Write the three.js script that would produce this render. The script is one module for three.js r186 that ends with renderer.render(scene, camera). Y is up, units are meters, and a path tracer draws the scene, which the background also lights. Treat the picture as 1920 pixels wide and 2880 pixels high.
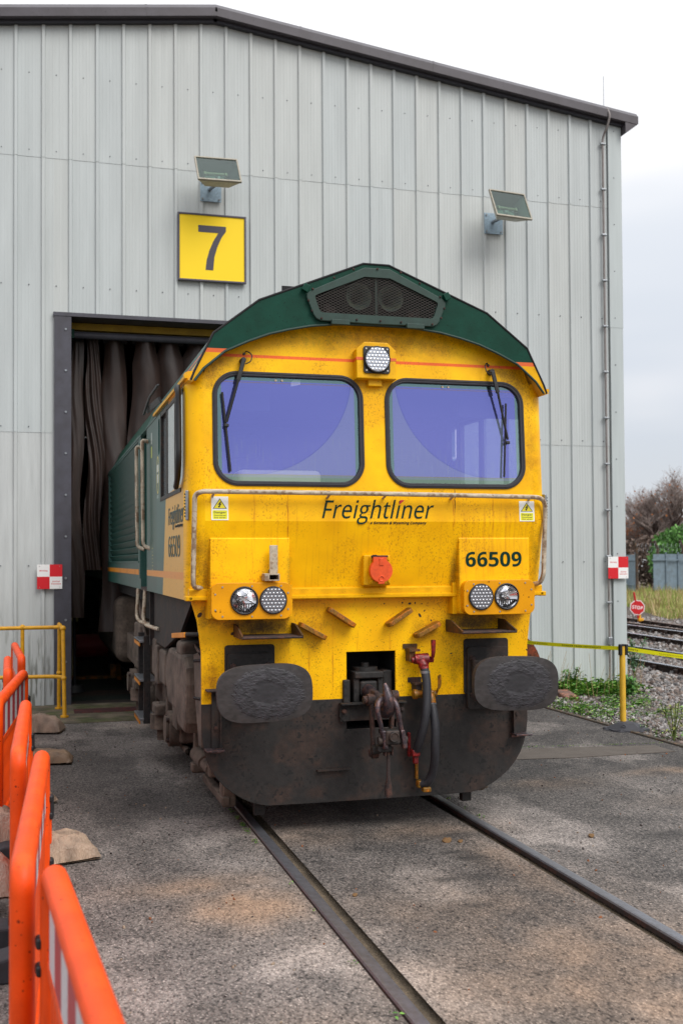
import * as THREE from 'three';
import { RoundedBoxGeometry } from 'three/addons/geometries/RoundedBoxGeometry.js';
import { mergeGeometries, toCreasedNormals } from 'three/addons/utils/BufferGeometryUtils.js';
import { FontLoader } from 'three/addons/loaders/FontLoader.js';

// ------------------------------------------------------------------ camera, sky, sun, exposure
const scene = new THREE.Scene();
const camera = new THREE.PerspectiveCamera(50.125, 682 / 1024, 0.1, 2000);
camera.rotation.order = 'YXZ';
camera.position.set(-2.2777, 1.8626, 6.8344);
camera.rotation.set(0.02566, -0.27259, -0.00621);
camera.setViewOffset(682, 1024, 0.67, -20.27, 682, 1024);   // the lens is shifted up a little, as in the photograph
camera.focus = 7.6;
camera.userData.fStop = 3.2;

const renderer = new THREE.WebGLRenderer({ antialias: true });
renderer.setSize(682, 1024);
renderer.toneMapping = THREE.LinearToneMapping;
renderer.toneMappingExposure = 1.5;
renderer.shadowMap.enabled = true;

function rng(seed) { let s = seed | 0; return () => { s = (s + 0x6d2b79f5) | 0; let t = Math.imul(s ^ (s >>> 15), 1 | s); t = (t + Math.imul(t ^ (t >>> 7), 61 | t)) ^ t; return ((t ^ (t >>> 14)) >>> 0) / 4294967296; }; }
const clamp = (v, a = 0, b = 1) => Math.max(a, Math.min(b, v));
const lerp = (a, b, t) => a + (b - a) * t;
const sstep = (a, b, v) => { const t = clamp((v - a) / (b - a)); return t * t * (3 - 2 * t); };
// periodic value noise
const LAT = (() => { const r = rng(77), a = new Float32Array(65536); for (let i = 0; i < 65536; i++) a[i] = r(); return a; })();
function vnoise(x, y, p, s = 0, py = p) {
  const xi = Math.floor(x), yi = Math.floor(y), fx = x - xi, fy = y - yi;
  const u = fx * fx * (3 - 2 * fx), v = fy * fy * (3 - 2 * fy);
  const m = (n, k) => ((n % k) + k) % k, x0 = m(xi, p), x1 = m(xi + 1, p), y0 = m(yi, py), y1 = m(yi + 1, py);
  const h = (a, b) => LAT[(a * 197 + b * 3571 + s * 7919 + ((a * b) & 255) * 31) & 65535];
  return lerp(lerp(h(x0, y0), h(x1, y0), u), lerp(h(x0, y1), h(x1, y1), u), v);
}
function fbm(x, y, p, oct, s = 0, py = p) { let a = 0.5, t = 0, n = 0; for (let i = 0; i < oct; i++) { t += a * vnoise(x, y, p, s + i * 13, py); n += a; a *= 0.5; x *= 2; y *= 2; p *= 2; py *= 2; } return t / n; }

{ // overcast sky: an even white deck that is brighter overhead, with soft grey-blue bands low down
  const W = 1024, H = 512, d = new Float32Array(W * H * 4);
  for (let j = 0; j < H; j++) {
    const el = ((j + 0.5) / H - 0.5) * Math.PI, y = Math.sin(el);
    for (let i = 0; i < W; i++) {
      const az = (i + 0.5) / W;
      let L, r, g, b;
      if (y < 0) { L = 0.25; r = 1.0; g = 0.97; b = 0.93; } else {
        const band = fbm(az * 10, el * 14 + 0.5 * fbm(az * 6, el * 5, 64, 3, 9), 1024, 5, 3);   // long flat clouds
        const puff = fbm(az * 26, el * 22, 1024, 4, 21);
        const c = sstep(0.36, 0.66, band * 0.72 + puff * 0.28);
        const low = 1 - sstep(0.0, 0.5, el);
        L = (0.57 + 0.9 * y * y) * lerp(1, lerp(0.88, 1.06, c), 0.35 + 0.65 * low);
        const blue = (1 - c) * 0.10 * (0.4 + low), warm = 0.05 * (1 - sstep(0.02, 0.16, el));
        r = 0.985 - blue + warm; g = 0.99 - blue * 0.45 + warm * 0.3; b = 1.02 + blue * 0.2 - warm * 1.1;
      }
      const o = (j * W + i) * 4; d[o] = L * r; d[o + 1] = L * g; d[o + 2] = L * b; d[o + 3] = 1;
    }
  }
  const sky = new THREE.DataTexture(d, W, H, THREE.RGBAFormat, THREE.FloatType);
  sky.mapping = THREE.EquirectangularReflectionMapping; sky.magFilter = THREE.LinearFilter; sky.needsUpdate = true;
  scene.background = sky; scene.environment = sky;
}
const sun = new THREE.DirectionalLight(new THREE.Color(1.0, 0.97, 0.92), 1.5);
sun.name = 'sun'; sun.position.set(14, 30, 22); sun.target.position.set(0, 0, -3); sun.castShadow = true; sun.shadow.radius = 60;
Object.assign(sun.shadow.camera, { left: -25, right: 25, top: 25, bottom: -25, near: 1, far: 90 });
sun.shadow.mapSize.set(2048, 2048);
scene.add(sun, sun.target);

// ------------------------------------------------------------------ helpers
const taken = new Map();
function numbered(n) { const k = taken.get(n) || 0; taken.set(n, k + 1); return k ? n + '_' + String(k).padStart(3, '0') : n; }
function thing(name, label, category, group) { const g = new THREE.Group(); g.name = numbered(name); g.userData = { label, category }; if (group) g.userData.group = group; scene.add(g); return g; }
function clean(g) { if (g.index) g = g.toNonIndexed(); for (const k of Object.keys(g.attributes)) if (!['position', 'normal', 'uv'].includes(k)) g.deleteAttribute(k); if (!g.attributes.uv) g.setAttribute('uv', new THREE.BufferAttribute(new Float32Array(g.attributes.position.count * 2), 2)); if (!g.attributes.normal) g.computeVertexNormals(); return g; }
function merge(list) { list = list.flat(9); return list.length === 1 ? clean(list[0]) : mergeGeometries(list.map(clean)); }
// texture coordinates in metres, from the axis a face looks along
function metric(g, k = 1) {
  g = clean(g); const p = g.attributes.position, n = g.attributes.normal, uv = g.attributes.uv;
  for (let i = 0; i < p.count; i += 3) {
    let ax = 0, ay = 0, az = 0; for (let j = 0; j < 3; j++) { ax += Math.abs(n.getX(i + j)); ay += Math.abs(n.getY(i + j)); az += Math.abs(n.getZ(i + j)); }
    for (let j = 0; j < 3; j++) { const x = p.getX(i + j), y = p.getY(i + j), z = p.getZ(i + j); if (ax >= ay && ax >= az) uv.setXY(i + j, z * k, y * k); else if (ay >= az) uv.setXY(i + j, x * k, z * k); else uv.setXY(i + j, x * k, y * k); }
  }
  return g;
}
function put(parent, name, geo, mat, raw) {
  const g = raw ? clean(Array.isArray(geo) ? merge(geo) : geo) : metric(Array.isArray(geo) ? merge(geo) : geo);
  const m = new THREE.Mesh(g, mat); m.name = parent === scene ? numbered(name) : name; m.castShadow = m.receiveShadow = true; parent.add(m); return m;
}
function struct(name, geo, mat, raw) { const m = put(scene, name, geo, mat, raw); m.userData.kind = 'structure'; return m; }
const M4 = () => new THREE.Matrix4();
function at(g, x, y, z, rx = 0, ry = 0, rz = 0) { return g.applyMatrix4(M4().compose(new THREE.Vector3(x, y, z), new THREE.Quaternion().setFromEuler(new THREE.Euler(rx, ry, rz)), new THREE.Vector3(1, 1, 1))); }
const box = (w, h, d, x = 0, y = 0, z = 0, rx = 0, ry = 0, rz = 0) => at(new THREE.BoxGeometry(w, h, d), x, y, z, rx, ry, rz);
const span = (x0, x1, y0, y1, z0, z1) => box(Math.abs(x1 - x0), Math.abs(y1 - y0), Math.abs(z1 - z0), (x0 + x1) / 2, (y0 + y1) / 2, (z0 + z1) / 2);
const rbox = (w, h, d, r, x = 0, y = 0, z = 0, rx = 0, ry = 0, rz = 0) => at(new RoundedBoxGeometry(w, h, d, 2, Math.min(r, w / 2.02, h / 2.02, d / 2.02)), x, y, z, rx, ry, rz);
// cylinder along 'x', 'y' or 'z'
function cyl(r0, r1, len, axis, x, y, z, seg = 24, open = false) { const g = new THREE.CylinderGeometry(r1, r0, len, seg, 1, open); if (axis === 'z') g.rotateX(Math.PI / 2); if (axis === 'x') g.rotateZ(-Math.PI / 2); return g.translate(x, y, z); }
function tube(pts, r, seg = 24, rad = 10, closed = false) { return new THREE.TubeGeometry(new THREE.CatmullRomCurve3(pts.map((p) => new THREE.Vector3(...p)), closed, 'centripetal'), seg, r, rad, closed); }
// polyline pipe with rounded bends
function pipe(pts, r, bend = 0.06, rad = 10) {
  const P = pts.map((p) => new THREE.Vector3(...p)), path = new THREE.CurvePath(); let prev = P[0];
  for (let i = 1; i < P.length - 1; i++) {
    const a = P[i].clone().sub(P[i - 1]), b = P[i + 1].clone().sub(P[i]), k = Math.min(bend, a.length() / 2.01, b.length() / 2.01);
    const s = P[i].clone().addScaledVector(a.normalize(), -k), e = P[i].clone().addScaledVector(b.normalize(), k);
    path.add(new THREE.LineCurve3(prev, s)); path.add(new THREE.QuadraticBezierCurve3(s, P[i], e)); prev = e;
  }
  path.add(new THREE.LineCurve3(prev, P[P.length - 1]));
  // sample so that bends keep their points
  const q = []; path.curves.forEach((c) => { const n = c.isLineCurve3 ? 1 : 7; for (let i = 0; i < n; i++) q.push(c.getPoint(i / n)); }); q.push(P[P.length - 1]);
  return sweep(q, r, rad);
}
function sweep(q, r, rad = 8) {   // q: Vector3 list; r: number or function of index
  const pos = [], nor = [], idx = []; let N = new THREE.Vector3(0, 1, 0.01); const T = new THREE.Vector3();
  q.forEach((c, i) => {
    T.copy(q[Math.min(i + 1, q.length - 1)]).sub(q[Math.max(i - 1, 0)]).normalize();
    if (i === 0 && Math.abs(T.y) > 0.9) N.set(1, 0, 0.01);
    N.addScaledVector(T, -N.dot(T)).normalize(); const B = T.clone().cross(N), rr = typeof r === 'function' ? r(i / (q.length - 1)) : r;
    for (let k = 0; k < rad; k++) { const a = (k / rad) * Math.PI * 2, n = N.clone().multiplyScalar(Math.cos(a)).addScaledVector(B, Math.sin(a)); pos.push(c.x + n.x * rr, c.y + n.y * rr, c.z + n.z * rr); nor.push(n.x, n.y, n.z); }
  });
  for (let i = 0; i < q.length - 1; i++) for (let k = 0; k < rad; k++) { const a = i * rad + k, b = i * rad + ((k + 1) % rad); idx.push(a, b, a + rad, b, b + rad, a + rad); }
  for (const e of [0, q.length - 1]) { const c0 = pos.length / 3; pos.push(q[e].x, q[e].y, q[e].z); nor.push(0, 1, 0); for (let k = 0; k < rad; k++) { const a = e * rad + k, b = e * rad + ((k + 1) % rad); e ? idx.push(c0, a, b) : idx.push(c0, b, a); } }
  const g = new THREE.BufferGeometry(); g.setAttribute('position', new THREE.Float32BufferAttribute(pos, 3)); g.setAttribute('normal', new THREE.Float32BufferAttribute(nor, 3)); g.setIndex(idx); return g;
}
const shape = (pts) => new THREE.Shape(pts.map((p) => new THREE.Vector2(p[0], p[1])));
function rrPath(x0, x1, y0, y1, r, cls = THREE.Shape) { const s = new cls(); s.moveTo(x0 + r, y0); s.lineTo(x1 - r, y0); s.absarc(x1 - r, y0 + r, r, -Math.PI / 2, 0); s.lineTo(x1, y1 - r); s.absarc(x1 - r, y1 - r, r, 0, Math.PI / 2); s.lineTo(x0 + r, y1); s.absarc(x0 + r, y1 - r, r, Math.PI / 2, Math.PI); s.lineTo(x0, y0 + r); s.absarc(x0 + r, y0 + r, r, Math.PI, Math.PI * 1.5); return s; }
// extrusion from z0 to z1
function ext(s, z0, z1, bevel = 0, curve = 10) { const d = z1 - z0, o = { depth: d - 2 * bevel, bevelEnabled: bevel > 0, bevelThickness: bevel, bevelSize: bevel, bevelOffset: -bevel, bevelSegments: 2, curveSegments: curve }; return new THREE.ExtrudeGeometry(Array.isArray(s) ? shape(s) : s, o).translate(0, 0, z0 + bevel); }
// extrusion across x of a profile given as [z, y]
function extX(pts, x0, x1, bevel = 0) { const g = ext(pts, x0, x1, bevel); g.applyMatrix4(M4().set(0, 0, 1, 0, 0, 1, 0, 0, 1, 0, 0, 0, 0, 0, 0, 1)); return flipFix(g); }
function flipFix(g) { g = clean(g); const p = g.attributes.position, n = g.attributes.normal, a = new THREE.Vector3(), b = new THREE.Vector3(), c = new THREE.Vector3();
  for (let i = 0; i < p.count; i += 3) { a.fromBufferAttribute(p, i); b.fromBufferAttribute(p, i + 1); c.fromBufferAttribute(p, i + 2); b.sub(a); c.sub(a); b.cross(c); a.fromBufferAttribute(n, i); if (a.dot(b) < 0) for (const at_ of Object.values(g.attributes)) for (let k = 0; k < at_.itemSize; k++) { const t = at_.array[(i + 1) * at_.itemSize + k]; at_.array[(i + 1) * at_.itemSize + k] = at_.array[(i + 2) * at_.itemSize + k]; at_.array[(i + 2) * at_.itemSize + k] = t; } }
  return g; }
const mirrorX = (g) => { g = clean(g.clone()); g.scale(-1, 1, 1); const n = g.attributes.normal; /* scale() turns normals too */ const p = g.attributes.position; for (const at_ of Object.values(g.attributes)) for (let i = 0; i < p.count; i += 3) for (let k = 0; k < at_.itemSize; k++) { const s = at_.itemSize, t = at_.array[(i + 1) * s + k]; at_.array[(i + 1) * s + k] = at_.array[(i + 2) * s + k]; at_.array[(i + 2) * s + k] = t; } g.computeVertexNormals(); return toCreasedNormals(g, 0.6); };
function clipY(poly, c, keepAbove) { const out = []; for (let i = 0; i < poly.length; i++) { const a = poly[i], b = poly[(i + 1) % poly.length], ia = keepAbove ? a[1] >= c : a[1] <= c, ib = keepAbove ? b[1] >= c : b[1] <= c; if (ia) out.push(a); if (ia !== ib) { const t = (c - a[1]) / (b[1] - a[1]); out.push([a[0] + t * (b[0] - a[0]), c]); } } return out; }

// ------------------------------------------------------------------ textures
function dtex(w, h, fn, srgb = true, rx = 1, ry = rx) {   // fn(x, y) -> [r, g, b] 0..255
  const d = new Uint8Array(w * h * 4); for (let j = 0; j < h; j++) for (let i = 0; i < w; i++) { const c = fn(i, j), o = (j * w + i) * 4; d[o] = c[0]; d[o + 1] = c[1]; d[o + 2] = c[2]; d[o + 3] = 255; }
  return dset(d, w, h, srgb, rx, ry);
}
function dset(d, w, h, srgb, rx = 1, ry = rx) { const t = new THREE.DataTexture(d, w, h); t.wrapS = t.wrapT = THREE.RepeatWrapping; t.magFilter = THREE.LinearFilter; t.minFilter = THREE.LinearMipmapLinearFilter; if (srgb) t.colorSpace = THREE.SRGBColorSpace; t.repeat.set(rx, ry); t.needsUpdate = true; return t; }
function ctex(w, h, draw, wrap) { const c = document.createElement('canvas'); c.width = w; c.height = h; const k = c.getContext('2d'); draw(k, w, h); const t = new THREE.CanvasTexture(c); t.colorSpace = THREE.SRGBColorSpace; t.magFilter = THREE.LinearFilter; if (wrap) t.wrapS = t.wrapT = THREE.RepeatWrapping; return t; }
function again(t, rx, ry = rx) { const c = t.clone(); c.repeat.set(rx, ry); c.needsUpdate = true; return c; }
// light film of specks and smudges; multiplies a paint colour
const dustTex = (() => { const S = 1024, d = new Uint8Array(S * S * 4), r = rng(5);
  for (let j = 0; j < S; j++) for (let i = 0; i < S; i++) { const n = fbm(i / 64, j / 64, 16, 5, 1), f = r(), o = (j * S + i) * 4, v = 232 + (n - 0.5) * 44 + (f - 0.5) * 10; d[o] = v; d[o + 1] = v - 1 - (0.6 - n) * 6; d[o + 2] = v - 3 - (0.6 - n) * 10; d[o + 3] = 255; }
  for (let k = 0; k < 1300; k++) { const x = r() * S, y = r() * S, q = 0.5 + r() * r() * 2.6, a = 0.25 + r() * 0.5; for (let v = -4; v <= 4; v++) for (let u = -4; u <= 4; u++) { const e = Math.hypot(u * (0.8 + 0.4 * r()), v); if (e < q) { const o = ((((y + v) | 0) & (S - 1)) * S + (((x + u) | 0) & (S - 1))) * 4; d[o] *= 1 - a; d[o + 1] *= 1 - a * 1.05; d[o + 2] *= 1 - a * 1.1; } } }
  return dset(d, S, S, true, 1); })();
// greasy dark metal: brown dust over black
const oilTex = dtex(1024, 1024, (i, j) => { const n = fbm(i * 11 / 1024, j * 11 / 1024, 11, 6, 4), m = fbm(i * 46 / 1024, j * 46 / 1024, 46, 4, 8), k = sstep(0.42, 0.68, n), s = LAT[(i * 7 + j * 1031) & 65535]; const v = 0.62 + 0.5 * m + (s - 0.5) * 0.16, spot = sstep(0.7, 0.78, vnoise(i * 93 / 1024, j * 93 / 1024, 93, 5)) * sstep(0.5, 0.62, vnoise(i * 17 / 1024, j * 17 / 1024, 17, 6)); const b = (1 - 0.5 * spot); return [clamp((150 + 62 * k) * v * b, 0, 255), clamp((148 + 26 * k) * v * b, 0, 255), clamp((150 + 6 * k) * v * b, 0, 255)]; }, true, 1);
const bumpTex = dtex(512, 512, (i, j) => { const v = 255 * (0.6 * fbm(i / 16, j / 16, 32, 4, 2) + 0.4 * fbm(i / 64, j / 64, 8, 4, 7)); return [v, v, v]; }, false, 1);
const roughTex = dtex(512, 512, (i, j) => { const v = 255 * clamp(0.55 + 0.75 * (fbm(i * 10 / 512, j * 10 / 512, 10, 5, 12) - 0.4)); return [v, v, v]; }, false, 1);

// dry grey-brown brake dust
const drabTex = dtex(512, 512, (i, j) => { const n = fbm(i * 8 / 512, j * 8 / 512, 8, 5, 35), m = fbm(i * 40 / 512, j * 40 / 512, 40, 3, 36), v = 0.5 + 0.55 * n + 0.25 * (m - 0.5); return [178 * v, 168 * v, 160 * v]; }, true, 1);
// pale paint rubbed through to rust in spots
const chipTex = dtex(512, 512, (i, j) => { const n = fbm(i * 24 / 512, j * 24 / 512, 24, 4, 33), m = fbm(i * 5 / 512, j * 5 / 512, 5, 3, 34), k = 0.75 * sstep(0.54, 0.74, n * 0.6 + m * 0.5), v = 0.84 + 0.4 * (n - 0.5); return [lerp(245, 132, k) * v, lerp(238, 104, k) * v, lerp(226, 82, k) * v]; }, true, 1.6);
const col = (h) => new THREE.Color(h);
const lin = (r, g, b) => new THREE.Color().setRGB(r, g, b);
const std = (o) => new THREE.MeshStandardMaterial(o);
const phys = (o) => new THREE.MeshPhysicalMaterial(o);
const T = {}, dust = (k) => (T['d' + k] ||= again(dustTex, k)), oil = (k) => (T['o' + k] ||= again(oilTex, k)), bmp = (k) => (T['b' + k] ||= again(bumpTex, k)), rgh = (k) => (T['r' + k] ||= again(roughTex, k));
const MAT = {
  yellow: phys({ specularIntensity: 0.45, color: col('#f7b900'), map: dust(1.1), roughness: 0.42, bumpMap: bmp(3), bumpScale: 0.0006 }),
  yellowNew: phys({ specularIntensity: 0.5, color: col('#f2a500'), map: dust(0.4), roughness: 0.4 }),
  green: phys({ specularIntensity: 0.35, color: col('#0b4234'), map: dust(0.9), roughness: 0.45, bumpMap: bmp(3), bumpScale: 0.0006 }),
  greenWorn: std({ color: col('#26423a'), map: dust(1.3), roughness: 0.62 }),
  sideGreen: std({ color: col('#2f5d56'), map: dust(0.8), roughness: 0.4 }),
  orangeLine: std({ color: col('#e8641e'), map: dust(1), roughness: 0.5 }),
  sideStripe: std({ color: col('#e08e1a'), map: dust(1), roughness: 0.5 }),
  black: std({ color: col('#4a4643'), map: oil(0.9), roughness: 0.7, bumpMap: bmp(4), bumpScale: 0.001 }),
  plough: std({ color: col('#45403d'), map: oil(0.7), roughness: 0.62, bumpMap: bmp(4), bumpScale: 0.0008 }),
  grease: std({ color: col('#33333a'), map: oil(2.2), roughness: 0.5, roughnessMap: rgh(3), bumpMap: bmp(7), bumpScale: 0.004 }),
  steel: std({ color: col('#94868d'), map: oil(2.5), roughness: 0.42, metalness: 0.55, bumpMap: bmp(6), bumpScale: 0.0015 }),
  rust: std({ color: col('#675550'), map: oil(2), roughness: 0.85, bumpMap: bmp(6), bumpScale: 0.002 }),
  bogie: std({ color: col('#a89c92'), map: drabTex, roughness: 0.9, bumpMap: bmp(4), bumpScale: 0.002 }),
  dark: std({ color: col('#1c1b1d'), roughness: 0.85 }),
  rubber: std({ color: col('#33333a'), map: dust(3), roughness: 0.72, bumpMap: bmp(9), bumpScale: 0.0005 }),
  hose: std({ color: col('#2b2b31'), map: dust(4), roughness: 0.6, bumpMap: bmp(12), bumpScale: 0.001 }),
  plasticBlack: std({ color: col('#1d1d20'), map: dust(2), roughness: 0.5 }),
  whitePaint: std({ color: col('#e6dccb'), map: chipTex, roughness: 0.6, bumpMap: bmp(12), bumpScale: 0.002 }),
  redPaint: std({ color: col('#cf2a2c'), map: oil(5), roughness: 0.45 }),
  orangeCap: std({ color: col('#f0561a'), map: dust(4), roughness: 0.5 }),
  yellowValve: std({ color: col('#e6a50c'), map: oil(4), roughness: 0.5 }),
  chrome: std({ color: lin(0.8, 0.8, 0.82), roughness: 0.12, metalness: 1 }),
  zinc: std({ color: col('#a9aeb4'), map: dust(3), roughness: 0.35, metalness: 0.8 }),
  screw: std({ color: col('#b9b6b0'), roughness: 0.35, metalness: 0.85 }),
  decalGreen: phys({ specularIntensity: 0.3, color: col('#06352b'), map: dust(2), roughness: 0.5 }),
  decalBlack: std({ color: col('#1d2522'), roughness: 0.55 }),
  decalRed: std({ color: col('#c8202c'), roughness: 0.5 }),
};
const font = await new FontLoader().loadAsync('fonts/droid/droid_sans_bold.typeface.json');
const fontR = await new FontLoader().loadAsync('fonts/droid/droid_sans_regular.typeface.json');
// flat lettering fitted to a width and a cap height, lower left of its box at 0, 0; slant in metres of x per metre of y
function letters(f, text, width, cap, slant = 0, thick = 0.0016) {
  let s = f.generateShapes(text, 1), g = new THREE.ExtrudeGeometry(s, { depth: thick, bevelEnabled: false, curveSegments: 6 });
  const c = new THREE.ExtrudeGeometry(f.generateShapes(text[0], 1), { depth: 0.1, bevelEnabled: false }); c.computeBoundingBox();
  const ky = cap / (c.boundingBox.max.y - c.boundingBox.min.y); g.scale(1, ky, 1).translate(0, -c.boundingBox.min.y * ky, 0);
  g.computeBoundingBox(); const lean = slant * cap, w = g.boundingBox.max.x - g.boundingBox.min.x; g.translate(-g.boundingBox.min.x, 0, 0).scale((width - lean) / w, 1, 1);
  g.applyMatrix4(M4().set(1, slant, 0, 0, 0, 1, 0, 0, 0, 0, 1, 0, 0, 0, 0, 1)); return clean(g);
}
const speck = (k, r, x, y, w, h, n, c, a0, a1, s0, s1, tall = 1) => { for (let i = 0; i < n; i++) { k.globalAlpha = a0 + r() * (a1 - a0); k.fillStyle = c; k.beginPath(); const q = s0 + r() * r() * (s1 - s0); k.ellipse(x + r() * w, y + r() * h, q, q * (0.6 + r() * tall), r() * 3, 0, 7); k.fill(); } k.globalAlpha = 1; };
// ================================================================== the locomotive
const loco = thing('diesel_locomotive', 'yellow-nosed green diesel locomotive 66509 standing half out of the shed doorway', 'locomotive');
const ALPHA = 0.0576, zf = (y) => (y >= 2.13 ? -0.39 - (y - 2.13) * Math.tan(ALPHA) : -0.39 - (2.13 - y) * 0.222);
const UP = (g) => clean(g).translate(0, -2.13, 0).rotateX(-ALPHA).translate(0, 2.13, -0.39);          // onto the tilted upper face
const MID = (g) => clean(g).translate(0, -2.13, 0).rotateX(0.2185).translate(0, 2.13, -0.39);         // onto the undercut middle face
const rect = (g, x0, x1, y0, y1, ax = 'x') => { g = clean(g); const p = g.attributes.position, uv = g.attributes.uv; for (let i = 0; i < p.count; i++) uv.setXY(i, ((ax === 'x' ? p.getX(i) : p.getZ(i)) - x0) / (x1 - x0), (p.getY(i) - y0) / (y1 - y0)); return g; };
const faceTex = ctex(1600, 1724, (k, W, H) => {
  const r = rng(31), X = (x) => ((x + 1.3) / 2.6) * W, Y = (y) => ((3.65 - y) / 2.8) * H, S = W / 2.6;
  k.fillStyle = '#f7b900'; k.fillRect(0, 0, W, H);
  // rust runs, thin and ragged
  const run = (x, y, len, w, c, a) => { for (let i = 0; i < 26; i++) { k.globalAlpha = a * (0.25 + r()); k.fillStyle = c; const t = r() * 0.9; k.fillRect(X(x) + (r() - 0.5) * w * S, Y(y - t * len), 1 + r() * 2.2, len * S * (0.08 + r() * 0.22)); } k.globalAlpha = 1; };
  run(-0.63, 2.36, 0.36, 0.008, '#a85a12', 0.3); run(-0.86, 2.36, 0.34, 0.012, '#b56a14', 0.28); run(0.57, 2.36, 0.3, 0.02, '#a05210', 0.34); run(0.87, 2.34, 0.25, 0.012, '#a85a12', 0.3); run(0.58, 2.36, 0.14, 0.006, '#5e3413', 0.5);
  for (let i = 0; i < 46; i++) run(0.62 + r() * 0.55, 2.3 - r() * 0.1, 0.25 + r() * 0.35, 0.012, '#d08a14', 0.13);
  for (let i = 0; i < 34; i++) run(-1.15 + r() * 1.7, 2.3 - r() * 0.3, 0.2 + r() * 0.4, 0.01, '#d2920f', 0.13);
  for (const [x, y, l] of [[-0.28, 1.42, 0.5], [-0.1, 1.38, 0.4], [0.14, 1.38, 0.4], [0.35, 1.3, 0.35], [-0.45, 1.3, 0.4]]) run(x, y, l, 0.012, '#b8700f', 0.3);
  // specks: sparse above, thick on the buffer beam
  speck(k, r, 0, Y(3.5), W, S * 1.2, 900, '#7a5210', 0.12, 0.5, 0.5, 2.2);
  speck(k, r, 0, Y(2.3), W, S * 0.7, 700, '#6a4712', 0.12, 0.45, 0.5, 2.2);
  speck(k, r, 0, Y(1.62), W, S * 0.75, 5200, '#4a3518', 0.12, 0.5, 0.4, 2.0, 1.6);
  speck(k, r, X(-0.55), Y(1.3), S * 1.2, S * 0.42, 1500, '#3d2b16', 0.2, 0.6, 0.5, 2.2, 1.4);
  // brown grime with a grain, where the photograph has it
  const gs = () => (r() + r() + r()) / 1.5 - 1, grime = (x0, x1, y0, y1, n, c = '#54371a', a = 0.3) => { k.fillStyle = c; for (let i = 0; i < n * 2.2; i++) { const big = r() < 0.12; k.globalAlpha = (big ? 0.1 : 0.5) * a * (0.3 + r()); const q = big ? 5 + r() * 14 : 0.5 + r() * r() * 2.4; k.beginPath(); k.ellipse(X((x0 + x1) / 2 + gs() * (x1 - x0) * 0.62), Y((y0 + y1) / 2 + gs() * (y1 - y0) * 0.62), q, q * (0.6 + r() * 0.8), r() * 3, 0, 7); k.fill(); } k.globalAlpha = 1; };
  grime(-1.3, -1.16, 1.62, 2.12, 900); grime(-1.2, -1.15, 1.45, 2.05, 500); grime(1.15, 1.3, 1.62, 2.2, 700); grime(0.56, 0.625, 1.48, 2.0, 700); grime(-0.63, -0.6, 1.5, 2.02, 260);
  grime(-1.24, -0.55, 1.4, 1.5, 900, '#3a2515', 0.4); grime(0.5, 1.2, 1.4, 1.5, 900, '#3a2515', 0.4); grime(-1.0, -0.55, 1.34, 1.46, 1100, '#2c1d14', 0.5); grime(0.55, 1.0, 1.34, 1.46, 1100, '#2c1d14', 0.5);
  grime(-0.16, 0.16, 1.66, 1.92, 500, '#7a5312', 0.3); grime(-1.21, -1.04, 0.9, 1.2, 800, '#6a3d14', 0.32); grime(-1.24, -1.1, 1.4, 1.6, 260, '#3b2a1a', 0.4); grime(-0.6, -0.3, 1.3, 1.48, 420, '#5a3a14', 0.3); grime(0.25, 0.55, 1.28, 1.48, 420, '#4a3014', 0.34); grime(0.55, 0.72, 0.9, 1.3, 500, '#4a3014', 0.3);
  grime(-1.2, 1.2, 2.14, 2.2, 420, '#a0700f', 0.16); grime(-1.2, 1.2, 3.28, 3.56, 4200, '#5f4218', 0.3); grime(0.9, 1.25, 2.95, 3.3, 1500, '#4a3216', 0.32); grime(-1.25, -1.0, 2.95, 3.35, 1100, '#5a3e18', 0.28); grime(-1.25, 1.25, 2.2, 2.42, 1500, '#8a5c14', 0.2); grime(1.1, 1.28, 2.2, 3.1, 1200, '#8a4f14', 0.26); grime(-1.2, -0.8, 3.16, 3.3, 400, '#7a5a20', 0.25); grime(0.8, 1.2, 3.16, 3.3, 500, '#6a4a18', 0.3);
  grime(-0.35, 0.25, 3.06, 3.14, 500, '#6a4a18', 0.32); grime(-1.22, -1.12, 2.5, 3.1, 240, '#9a6f18', 0.2); grime(1.12, 1.22, 2.4, 3.1, 420, '#8a5a18', 0.25);
  // chipped paint
  for (const [x, y, q] of [[0.235, 1.56, 4], [0.29, 1.553, 7], [0.33, 1.556, 4], [0.38, 1.55, 3], [0.3, 1.495, 5], [0.4, 1.5, 4], [0.365, 1.468, 8], [0.1, 1.555, 3], [0.45, 1.43, 5], [-1.205, 1.5, 10], [-0.98, 1.37, 8], [0.6, 1.19, 4], [1.19, 1.2, 4]]) { k.fillStyle = '#3b2c26'; k.beginPath(); k.ellipse(X(x), Y(y), q * (0.8 + r() * 0.5), q * (0.6 + r() * 0.4), r() * 3, 0, 7); k.fill(); }
  k.strokeStyle = '#5c4216'; k.lineWidth = 1; for (let i = 0; i < 160; i++) { k.globalAlpha = 0.3 + r() * 0.4; const x = r() * W, y = Y(1.58 - r() * 0.65), a = r() * 6.3, l = 3 + r() * 16; k.beginPath(); k.moveTo(x, y); k.lineTo(x + Math.cos(a) * l, y + Math.sin(a) * l); k.stroke(); } k.globalAlpha = 1;
  k.fillStyle = '#ee6a2c'; k.fillRect(0, Y(3.263), W, 0.021 * S); speck(k, r, 0, Y(3.264), W, 0.023 * S, 260, '#8a4a14', 0.2, 0.5, 0.5, 2);
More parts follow.
